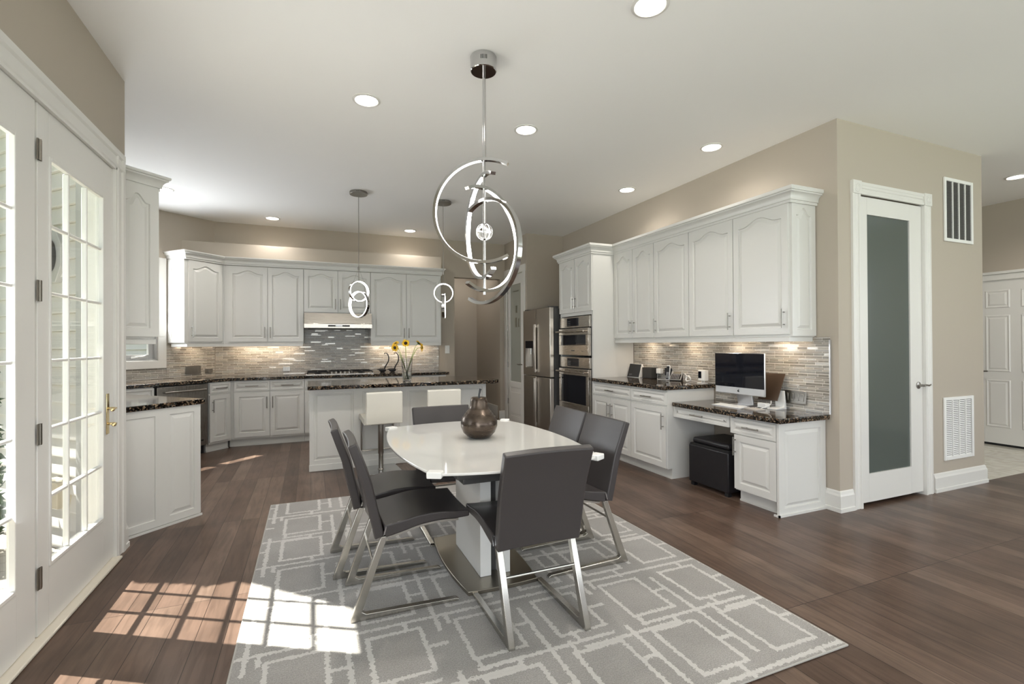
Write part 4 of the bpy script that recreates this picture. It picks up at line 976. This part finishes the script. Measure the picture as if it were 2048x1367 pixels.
def chandelier():
    x, y = .987, 2.80
    c = thing('chandelier', 'chrome chandelier of four lit curved arcs hanging over the dining table', 'chandelier', (x, y, CZ))
    k = mk('canopy', lathe([(0, 0), (.078, 0), (.080, -.004), (.080, -.088), (.076, -.092), (0, -.092)], 48), MT['chrome'], c, smooth=True)
    vs = bmesh.new()
    for i in range(5):
        a = R(252+i*6.0-12); vs2 = [(.0803*math.cos(a+da), .0803*math.sin(a+da)) for da in (-.022, .022)]
        vs2 += [(.0815*math.cos(a+da), .0815*math.sin(a+da)) for da in (.022, -.022)]; prism(vs2, -.052, -.028, vs)
    mk('vent_slots', vs, MT['gap'], k)
    mk('rod', TU([(0, 0, -.09), (0, 0, -1.46)], .008, 12), MT['chrome'], c, smooth=True)
    mk('suspension_cable', TU([(.012, 0, -.09), (.012, 0, -.62)], .0015, 6), MT['nickel'], c)
    mk('glass_ball', lathe([(0, -.052)]+[(.052*math.cos(R(t)), .052*math.sin(R(t))) for t in range(-80, 81, 10)]+[(0, .052)], 32), MT['glass'], c, smooth=True, loc=(0, 0, 2.02-CZ))
    mk('ball_core', tube(bmesh.new(), [(.026*math.cos(a)*math.cos(a*.5), .026*math.sin(a)*math.cos(a*.5), .034*math.sin(a*.5)) for a in [2*PI*i/40 for i in range(40)]], .003, 6, closed=True), MT['led'], c, loc=(0, 0, 2.02-CZ))
    cl = math.atan2(.385, -.923)       # heading that points to the left of the picture
    for az, zc, off in ((cl-R(8), 2.150, 0.), (cl-R(66), 2.055, .012), (cl+PI+R(50), 1.975, -.012), (cl+PI-R(48), 1.900, .0)):
        Rr = .315; t0, t1 = -PI/2-R(28), PI/2+R(28)
        a = mk('arc', arc_band(bmesh.new(), Rr, t0, t1, .032, .018, az, (0, 0, zc-CZ)), MT['chrome'], c, smooth=True, angle=25)
        mk('light_strip', arc_band(bmesh.new(), Rr-.0093, -PI/2+R(3), PI/2-R(3), .026, .0012, az, (0, 0, zc-CZ)), MT['led'], a)
chandelier()
def pendant(x, y, label, azu, azl, zu, zl):
    c = thing('pendant_light', label, 'pendant light', (x, y, CZ), 0, 'ring pendants above the island')
    k = mk('canopy', lathe([(0, 0), (.098, 0), (.100, -.004), (.100, -.028), (.096, -.032), (0, -.032)], 40), MT['nickel'], c, smooth=True)
    vs = bmesh.new()
    for i in range(3):
        a = R(258+i*6-6); p = [(.1003*math.cos(a+da), .1003*math.sin(a+da)) for da in (-.02, .02)]+[(.1015*math.cos(a+da), .1015*math.sin(a+da)) for da in (.02, -.02)]; prism(p, -.020, -.010, vs)
    mk('vent_slots', vs, MT['gap'], k)
    zt = 2.215-CZ
    mk('cord', TU([(0, 0, -.03), (0, 0, zt)], .0035, 8), MT['nickel'], c)
    mk('hub', lathe([(0, 0), (.012, 0), (.012, .035), (.004, .045), (0, .045)], 12, None, (0, 0, zt-.02)), MT['nickel'], c)
    w = bmesh.new(); ux = Vector((math.cos(azu), math.sin(azu), 0))
    for s_ in (-1, 1): tube(w, [(0, 0, zt), ux*s_*.075+Vector((0, 0, zu-CZ+.09))], .0012, 5)
    tube(w, [(0, 0, zt), (0, 0, zu-CZ+.12)], .004, 6)
    mk('suspension_wires', w, MT['nickel'], c)
    for nm, Rr, az, zc in (('upper_ring', .117, azu, zu), ('lower_ring', .150, azl, zl)):
        o = mk(nm, arc_band(bmesh.new(), Rr, 0, 2*PI, .036, .010, az, (0, 0, zc-CZ)), MT['chrome'], c, smooth=True, angle=25)
        mk('light_strip', arc_band(bmesh.new(), Rr-.0062, 0, 2*PI, .030, .0025, az, (0, 0, zc-CZ)), MT['led'], o)
        if nm == 'upper_ring': mk('edge_light', arc_band(bmesh.new(), Rr-.003, 0, 2*PI, .002, .006, az, (0, 0, zc-CZ), y=-.0195), MT['led'], o)
        else: mk('edge_light', arc_band(bmesh.new(), Rr-.003, 0, 2*PI, .002, .006, az, (0, 0, zc-CZ), y=-.0195), MT['led'], o)
rt = math.atan2(-.385, .923)
pendant(.517, 5.82, 'left ring pendant above the island, in front of the range hood', rt+R(46), rt-R(30), 1.95, 1.80)
pendant(1.516, 5.826, 'right ring pendant above the island, seen through the chandelier', rt+R(8), rt+R(96), 1.965, 1.81)

# ------------------------------------------------------------------ recessed ceiling lights
def downlight(x, y, label, power=56, r=.078, z=CZ):
    d = thing('recessed_light', label, 'ceiling light', (x, y, z), 0, 'recessed ceiling lights')
    mk('trim_ring', lathe([(r, .0), (r+.020, .0), (r+.020, -.004), (r+.004, -.009), (r, -.006), (r, 0)], 40), MT['trim'], d, smooth=True)
    mk('lens', lathe([(0, -.003), (r-.001, -.003), (r-.001, -.001), (0, -.001)], 40), MT['lamp'], d)
    l = bpy.data.lights.new('downlight', 'SPOT'); l.energy = power; l.spot_size = R(150); l.spot_blend = .9; l.shadow_soft_size = .06; l.color = (1, .935, .86)
    o = bpy.data.objects.new('downlight', l); COL.objects.link(o); o.parent = d; o.location = (0, 0, -.03)
for x, y, lab, *pw in ((1.641, 2.04, 'recessed light cut off by the top edge of the picture'), (.378, 3.609, 'recessed light left of the chandelier rod', 52), (1.642, 3.617, 'recessed light right of the chandelier rod', 60),
        (3.339, 3.318, 'recessed light above the desk wall, nearer the camera', 26), (3.355, 4.599, 'recessed light above the desk wall, farther from the camera', 24),
        (-.48, 7.447, 'recessed light over the back wall cabinets at the left', 30), (1.426, 7.496, 'recessed light over the back wall cabinets at the right', 30),
        (6.99, 2.69, 'recessed light in the hallway ceiling at the far right')): downlight(x, y, lab, *pw)
downlight(-1.5, 6.448, 'recessed light in the bay next to the peninsula cabinet crown', z=CZ-.014)
downlight(2.6, 8.7, 'unseen recessed light added to brighten the passage beyond the open doorway', 26)  # fixture out of view, added so the passage does not render black
# light fixtures of the part of the room behind the camera
for x, y in ((1.6, -1.4), (4.6, -1.4), (4.6, 1.0), (6.9, .4)): downlight(x, y, 'recessed light in the ceiling of the room behind the camera', 24)
# under-cabinet strips
WARM = (1, .78, .55)
for (x, y, sx, rz, e) in ((-.6, 7.80, .8, 0, 3.2), (1.35, 7.80, .9, 0, 3.2)):
    area('under_cabinet_light', (x, y, 1.352), (0, .25, -1), sx, .03, e, WARM)
for y in (4.75, 4.05, 3.45, 2.95): area('under_cabinet_light', (3.70, y, 1.366), (.3, 0, -1), .03, .35, 1.7, WARM)
area('under_cabinet_light', (-1.37, 7.60, 1.352), (-.15, .15, -1), .03, .3, 1.6, WARM)

# ------------------------------------------------------------------ switch plates, outlets, vents
def plate(name, label, cat, loc, rz, w, h, n, m, kind='rocker', group=None):
    """on a wall whose room side is local -y"""
    p = tag(mk(name, BX((-w/2, w/2, -.005, 0, -h/2, h/2)), m, bev=.002, loc=loc, rot=(0, 0, rz)), label, cat, group)
    for i in range(n):
        cx = (i-(n-1)/2)*(w/n*.9)
        mk('rocker' if kind == 'rocker' else 'socket', BX((cx-.015, cx+.015, -.009, -.005, -.031, .031)), m if kind != 'socket' else MT['white'], p, bev=.0015)
    return p
plate('switch_plate', 'white light switch plate between backsplash and open doorway', 'switch', (2.128, 7.948, 1.25), 0, .078, .135, 1, MT['white'])
plate('switch_plate', 'steel four gang switch plate on the backsplash beside the computer', 'switch', (3.813, 2.885, .868), R(-90), .212, .112, 4, MT['nickel'])
dd = .012
plate('switch_plate', 'steel triple switch plate under the kitchen window corner', 'switch', (-1.475+dd*S2, 7.72-dd*S2, 1.01), R(45), .205, .112, 3, MT['nickel'])
plate('outlet_plate', 'single steel outlet next to the triple switch plate', 'outlet', (-1.32+dd*S2, 7.876-dd*S2, .985), R(45), .11, .07, 1, MT['nickel'], 'outlet')
plate('outlet_plate', 'small grey outlet on the backsplash left of the cooktop', 'outlet', (-.33, 7.938, .985), 0, .10, .07, 1, MT['nickel'], 'outlet')
def vent(label, x0, x1, z0, z1, dark, nsl, cols):
    v_ = thing('vent_grille', label, 'vent', (x0, 2.519, z0)); w, h = x1-x0, z1-z0; f = .03
    mk('frame', BX((0, f, -.014, 0, 0, h), (w-f, w, -.014, 0, 0, h), (f, w-f, -.014, 0, 0, f), (f, w-f, -.014, 0, h-f, h)), MT['white'], v_, bev=.003)
    mk('backing', BX((f, w-f, -.003, 0, f, h-f)), MT['vent_dark'] if dark else MT['gap'], v_)
    cw = (w-2*f)/cols; b = bmesh.new()
    for i in range(1, cols): box(b, f+i*cw-.006, f+i*cw+.006, -.013, -.003, f, h-f)
    mk('divider_bars', b, MT['white'], v_)
    b = bmesh.new()
    for c_ in range(cols):
        a, e = f+c_*cw+.006, f+(c_+1)*cw-.006
        for i in range(nsl):
            z = f+(h-2*f)*(i+.5)/nsl; t = (h-2*f)/nsl
            if dark: box(b, a, e, -.008, -.004, z-t*.18, z+t*.18)
            else: extr([(-.010, z-t*.42), (-.0095, z-t*.46), (-.004, z+t*.16), (-.005, z+t*.20)], lambda u, q, w_: (w_, u, q), a+.004, e-.004, b)
    mk('louvers', b, MT['dgray'] if dark else MT['white'], v_)
vent('upper return air grille with dark filter strips on the pantry wall', 5.262, 5.722, 2.238, 2.815, True, 44, 4)
vent('lower white louvered vent grille near the baseboard', 5.228, 5.700, .268, .832, False, 30, 4)

# ------------------------------------------------------------------ things on the counter by the ovens
Zc = .9142
def smart_display():
    s = thing('smart_display', 'white tabletop screen leaning back beside the oven tower', 'smart display', (3.69, 4.965, Zc), R(-90)); w = .235
    pr = [(0, 0), (.105, 0), (.075, .14), (.058, .165), (.050, .168)]
    mk('housing', extr(pr, lambda u, v_, q: (q, u, v_), -w/2, w/2), MT['white'], s, bev=.004, seg=2)
    n = Vector((-.168, .050)).normalized()
    mk('screen', extr([(n.x*.001+.003, .006), (n.x*.004+.003, .006+n.y*.003), (.048+n.x*.004, .162+n.y*.003), (.048+n.x*.001, .162)], lambda u, v_, q: (q, u, v_), -w/2+.004, w/2-.004), MT['black'], s)
    b = bmesh.new()   # small clock digits
    seg = {'1': 'bc', '0': 'abcdef', '4': 'bcfg', '7': 'abc', '2': 'abged'}
    def digit(ch, x):
        L = {'a': (0, .010, .018, .0195), 'd': (0, .010, 0, .0015), 'g': (0, .010, .009, .0105), 'f': (0, .0015, .01, .0195), 'e': (0, .0015, 0, .01), 'b': (.0085, .010, .01, .0195), 'c': (.0085, .010, 0, .01)}
        for k in seg[ch]:
            a, e, p, q = L[k]
            P = lambda t: (.003+.048*(t-.006)/.156)
            zz0, zz1 = .022+p, .022+q
            vs = [b.verts.new((x+a, P(zz0)-.0052, zz0)), b.verts.new((x+e, P(zz0)-.0052, zz0)), b.verts.new((x+e, P(zz1)-.0052, zz1)), b.verts.new((x+a, P(zz1)-.0052, zz1))]; b.faces.new(vs)
    for ch_, x in (('1', -.088), ('0', -.074), ('4', -.056), ('7', -.042)): digit(ch_, x)
    mk('clock_digits', b, mat('digits', (.3, .3, .3), .5, emit=(.5, .5, .5), estr=.25), s)
smart_display()
tag(mk('speaker_box', BX((-.05, .05, -.085, .085, .006, .13), (-.045, .045, -.08, .08, 0, .006)), mat('speaker_cloth', (.035, .033, .030), .7), loc=(3.755, 4.715, Zc), bev=.004), 'dark grey box speaker right of the tabletop screen', 'speaker')
def outlet_with_plug():
    p = plate('outlet_plate', 'black outlet pair on the backsplash behind the telephone', 'outlet', (3.813, 4.46, 1.005), R(-90), .12, .085, 2, MT['blackgl'], 'outlet')
    c = tag(mk('phone_charger', BX((-.036, .036, -.055, -.006, -.028, .034)), MT['white'], loc=(3.813, 4.575, 1.005), rot=(0, 0, R(-90)), bev=.006, seg=3), 'white plug in charger block left of the black outlets', 'charger')
    mk('cable', TU(bez([(-.03, -.03, 0), (-.07, -.02, .02), (-.10, -.02, .035)], 5), .002, 6), MT['white'], c)
outlet_with_plug()
def phone():
    s = thing('cordless_phone', 'black and silver cordless telephone with its keypad base', 'telephone', (3.715, 4.30, Zc), R(-62))
    pr = [(0, 0), (.115, 0), (.10, .070), (.085, .098), (.004, .012)]
    mk('base', extr(pr, lambda u, v_, q: (q, u, v_), -.02, .105), MT['black'], s, bev=.003)
    mk('face_plate', extr([(-.002, .010), (.082, .100), (.079, .1025), (-.005, .0125)], lambda u, v_, q: (q, u, v_), -.022, .107), MT['alu'], s)
    mk('keypad', extr([(.003, .020), (.048, .069), (.045, .0715), (.0, .0225)], lambda u, v_, q: (q, u, v_), -.010, .095), MT['black'], s)
    mk('phone_display', extr([(.054, .0745), (.076, .0985), (.073, .101), (.051, .077)], lambda u, v_, q: (q, u, v_), .0, .085), mat('lcd', (.22, .20, .16), .3), s)
    b = bmesh.new()
    for i in range(4):
        for j in range(5): u = .006+i*.011; extr([(u, u*1.09+.0185), (u+.006, u*1.09+.025), (u+.004, u*1.09+.0275), (u-.002, u*1.09+.021)], lambda p, q, w: (w, p, q), j*.018+.0-.002, j*.018+.010, b)
    mk('keys', b, MT['alu'], s)
    h = mk('handset', extr([(.012, .006), (.030, .004), (.072, .150), (.070, .168), (.052, .172), (.046, .156)], lambda u, v_, q: (q, u, v_), -.072, -.030), MT['alu'], s, bev=.005, seg=3)
    mk('handset_face', extr([(.014, .016), (.044, .160), (.047, .160), (.018, .016)], lambda u, v_, q: (q, u-.004, v_), -.068, -.034), MT['black'], h)
    b = bmesh.new()
    for i in range(5):
        for j in range(3):
            t = .10+.09*i; u, z = .010+.032*t, .016+.152*t; box(b, -.064+j*.010, -.057+j*.010, u-.004, u-.001, z, z+.007)
    mk('handset_keys', b, MT['alu'], h)
phone()
def cable_reel():
    b = bmesh.new(); rnd = random.Random(3)
    for k in range(5):
        rr = .036-.004*(k % 3); tz = .04+.0*k; ph = rnd.uniform(0, 6)
        tube(b, [(rr*math.cos(a), .010*math.sin(a*2+ph)+.004*k-.01, tz+rr*.85*math.sin(a)) for a in [2*PI*i/28 for i in range(28)]], .0034, 6, closed=True)
    tube(b, bez([(-.02, 0, .06), (-.06, .01, .085), (-.09, .02, .06), (-.10, .03, .02)], 5), .0034, 6)
    tag(mk('coiled_cable', b, MT['white'], loc=(3.745, 4.07, Zc), rot=(0, 0, R(-90))), 'loop of coiled white cable behind the telephone', 'cable')
cable_reel()
def sensor():
    s = thing('desk_camera', 'small white box camera with a dark front near the desk screen', 'camera', (3.755, 3.875, Zc), R(-90))
    mk('stand', BX((-.05, .045, -.03, .03, 0, .008)), MT['white'], s, bev=.003); mk('neck', BX((-.012, -.004, -.004, .004, .008, .03), (.016, .024, -.004, .004, .008, .03)), MT['alu'], s)
    mk('housing', BX((-.035, .055, -.028, .028, .028, .140)), MT['white'], s, bev=.006, seg=3); mk('front_panel', BX((-.030, .012, -.0295, -.028, .055, .125)), MT['blackgl'], s)
sensor()
tag(mk('loose_cables', TU(bez([(3.79, 4.62, .99), (3.77, 4.60, .925), (3.73, 4.55, .9185), (3.76, 4.47, .9185), (3.74, 4.40, .9185)], 6), .0025, 6), MT['white']), 'thin white cable lying on the granite behind the telephone', 'cable')

# ------------------------------------------------------------------ things on the desk
Zd = .7572
def computer():
    c = thing('desktop_computer', 'all in one computer with black screen and silver chin on the desk', 'computer', (3.63, 3.305, Zd), R(-90)); w = .552; h = .382
    z0 = .100
    mk('casing', BX((-w/2, w/2, 0, .022, z0, z0+h)), MT['alu'], c, bev=.008, seg=3)
    mk('screen', BX((-w/2+.002, w/2-.002, -.003, 0, z0+.066, z0+h-.004)), MT['blackgl'], c, bev=.001)
    b = bmesh.new()   # apple shaped emblem
    pts = []
    for i in range(28):
        a = 2*PI*i/28; r = .0105*(1+.06*math.cos(2*a)); x, z = r*math.cos(a), r*.98*math.sin(a)
        if x > .0065 and abs(z-.002) < .0055: x = .0065-math.sqrt(max(0, .0055**2-(z-.002)**2))*.8
        if abs(x) < .003 and z > .008: z = .0085
        pts.append((x, z))
    extr(pts, lambda u, v_, q: (u, q, v_+z0+.034), -.0035, -.0002, b)
    lf = [(.0005, .0105), (.004, .012), (.005, .0165), (.001, .0145)]; extr(lf, lambda u, v_, q: (u, q, v_+z0+.034), -.0035, -.0002, b)
    mk('emblem', b, MT['black'], c)
    st_ = [(.02, z0+.17), (.035, z0+.17), (.10, .012), (.165, .006), (.165, 0), (-.03, 0), (-.03, .006), (.085, .010)]
    mk('stand', extr(st_, lambda u, v_, q: (q, u, v_), -.085, .085), MT['alu'], c, bev=.002)
    mk('webcam', BX((-.004, .004, -.0045, -.003, z0+h-.014, z0+h-.008)), MT['black'], c)
computer()
def keyboard():
    k = thing('keyboard', 'slim white wireless keyboard in front of the computer', 'keyboard', (3.50, 3.285, Zd), R(-90)); w = .33
    mk('base', extr([(-.055, 0), (.06, 0), (.06, .014), (-.055, .006)], lambda u, v_, q: (q, u, v_), -w/2, w/2), MT['alu'], k, bev=.002)
    b = bmesh.new()
    for r_ in range(5):
        for i in range(13):
            x = -w/2+.010+i*.0241; y = -.048+r_*.0205; z = .006+(y+.055)*.07
            box(b, x, x+.0215, y, y+.018, z, z+.0025)
    mk('keys', b, MT['white'], k)
keyboard()
tag(mk('notebook', BX((-.07, .07, -.05, .05, 0, .008)), mat('grey_cover', (.45, .43, .40), .5), loc=(3.53, 3.045, Zd), rot=(0, 0, R(-98))), 'flat grey tablet lying at the right end of the keyboard', 'tablet')
def tablet():
    t = thing('tablet_stand', 'brown tablet propped on a white stand behind the computer', 'tablet', (3.69, 3.05, Zd), R(-90))
    mk('tablet', extr([(0, .075), (.10, .305), (.106, .303), (.006, .073)], lambda u, v_, q: (q, u, v_), -.10, .095), mat('tablet_bronze', (.075, .050, .035), .3, .5), t, bev=.002)
    mk('stand', extr([(-.03, 0), (.095, 0), (.095, .012), (.075, .16), (.068, .16), (.070, .02), (-.03, .010)], lambda u, v_, q: (q, u, v_), .02, .11), MT['white'], t, bev=.002)
    mk('hub', BX((-.09, .0, -.02, .03, 0, .045)), MT['white'], t, bev=.005)
tablet()
b = TU(bez([(3.66, 3.12, .763), (3.60, 3.10, .763), (3.57, 3.03, .763), (3.62, 2.97, .80), (3.66, 2.99, .83)], 6), .0028, 6)
tag(mk('charging_cable', b, MT['white']), 'white charging cable looping in front of the brown tablet', 'cable')

# ------------------------------------------------------------------ outside the french doors
struct('ground_deck', BX(*[(-6.0, -1.30, -3+i*.14, -3+i*.14+.132, -.06, -.01) for i in range(64)]), MT['deck'], 'pale deck boards outside the french doors')
struct('ground', BX((-40, 30, -40, 40, -.6, -.5)), mat('lawn', (.16, .22, .08), .9))
def siding(name, p, q, z0, z1, label, m=None):
    p = Vector(p); q = Vector(q); L = (q-p).length; ang = math.atan2(q.y-p.y, q.x-p.x); bm = bmesh.new(); h = .118; z = z0
    while z < z1:
        extr([(0, z), (-.026, z), (-.026, z+.010), (-.005, z+h-.004), (0, z+h)], lambda u, v_, w: (w, u, v_), 0, L, bm); z += h
    return struct(name, bm, m or MT['siding'], label, loc=(p.x, p.y, 0), rot=(0, 0, ang))
siding('wall_siding_neighbor', (-7.2, 6.8), (-.5, 13.5), -.5, 5.0, 'pale siding of the neighbouring wall seen through the kitchen window', mat('white_siding', (.78, .78, .80), .6))
# outside face of the left bay wall; outward is local -y
siding('wall_siding_bay', (-3.36, 5.965), (-1.335, 3.935), -.1, CZ, 'cream horizontal siding seen through the french door')
struct('trim_8', prism([(-1.375, 3.975), (-1.31, 3.91), (-1.33, 3.89), (-1.395, 3.955)], -.1, CZ), MT['outtrim'], 'white corner board of the house outside')
struct('roof_eave', prism([(-1.29, 3.24), (-3.55, 5.50), (-3.55, 6.2), (-1.29, 4.1)], CZ+.1, CZ+.2), MT['outtrim'], 'white eave above the bay')
def wall_lantern():
    # on the siding, which faces the direction (-1,-1)
    l = thing('wall_lantern', 'black outdoor wall lamp with a clear globe on the siding', 'wall lamp', (-1.548, 4.148, 1.93), R(-45))

    bm = bmesh.new(); extr([(.115*math.cos(R(22.5+45*i)), .19*math.sin(R(22.5+45*i))) for i in range(8)], lambda u, v_, w: (u, w, v_), -.045, -.0, bm)
    mk('mounting_block', bm, MT['outtrim'], l, bev=.004)
    b2 = bmesh.new(); extr([(.06*math.cos(2*PI*i/24), .105*math.sin(2*PI*i/24)) for i in range(24)], lambda u, v_, w: (u, w, v_), -.068, -.045, b2)
    mk('back_plate', b2, MT['iron'], l, bev=.004)
    mk('arm', TU(bez([(0, -.06, .05), (0, -.11, .075), (0, -.16, .06)], 5), .010, 8), MT['iron'], l, smooth=True)
    mk('cap', lathe([(0, .06), (.02, .055), (.065, .02), (.07, .01), (0, .015)], 20, None, (0, -.165, 0)), MT['iron'], l, smooth=True)
    mk('globe', lathe([(.04, .015), (.062, -.02), (.066, -.06), (.05, -.10), (.02, -.12), (0, -.122)], 24, None, (0, -.165, 0)), MT['glass'], l, smooth=True)
    mk('bulb', lathe([(0, .01), (.02, .0), (.026, -.03), (.016, -.06), (0, -.066)], 16, None, (0, -.165, 0)), MT['white'], l, smooth=True)
wall_lantern()
def ext_outlet():
    l = thing('outdoor_outlet_box', 'beige weatherproof outlet cover low on the siding', 'outlet', (-1.49, 4.09, .375), R(-45))
    mk('box', BX((-.075, .075, -.05, 0, -.095, .095)), mat('beige_plastic', (.62, .57, .47), .5), l, bev=.005)
    mk('lid', BX((-.02, .072, -.085, -.05, -.085, .085)), mat('beige_lid', (.50, .45, .36), .5), l, bev=.004)
    mk('socket', BX((-.062, -.028, -.054, -.05, -.03, .03)), MT['dgray'], l)
ext_outlet()
def shrub(label, x, y, h, r, seed, n=2600):
    s = thing('evergreen_shrub', label, 'shrub', (x, y, -.01)); rnd = random.Random(seed); bm = bmesh.new()
    for i in range(n):
        z = h*(.05+.95*rnd.random()); rr = r*(1-.55*z/h)*math.sqrt(rnd.random()); a = rnd.uniform(0, 2*PI)
        c = Vector((rr*math.cos(a), rr*math.sin(a), z)); d1 = Vector((rnd.uniform(-1, 1), rnd.uniform(-1, 1), rnd.uniform(-1, 1))).normalized(); d2 = d1.orthogonal().normalized()
        l = rnd.uniform(.025, .05); bm.faces.new([bm.verts.new(c+v_) for v_ in (-d1*l, d2*l*.4, d1*l, -d2*l*.4)])
    mk('foliage', bm, MT['leaf'], s); mk('trunk', TU([(0, 0, 0), (.01, 0, h*.5), (0, .01, h*.9)], .02, 8, radii=[.03, .02, .008]), MT['bark'], s)
shrub('dark green evergreen shrub outside the left french door leaf', -2.05, 4.17, 2.6, .21, 5, 5200)
for i, (x, y, h) in enumerate(((-7.5, 1.0, 6), (-8.5, 4.5, 7), (-7, -3.5, 6.5))):
    shrub(['tall tree beyond the deck, nearest to the glass', 'tall tree beyond the deck, farther left', 'tall tree beyond the deck behind the camera'][i], x, y, h, 1.9, 20+i, 3500)
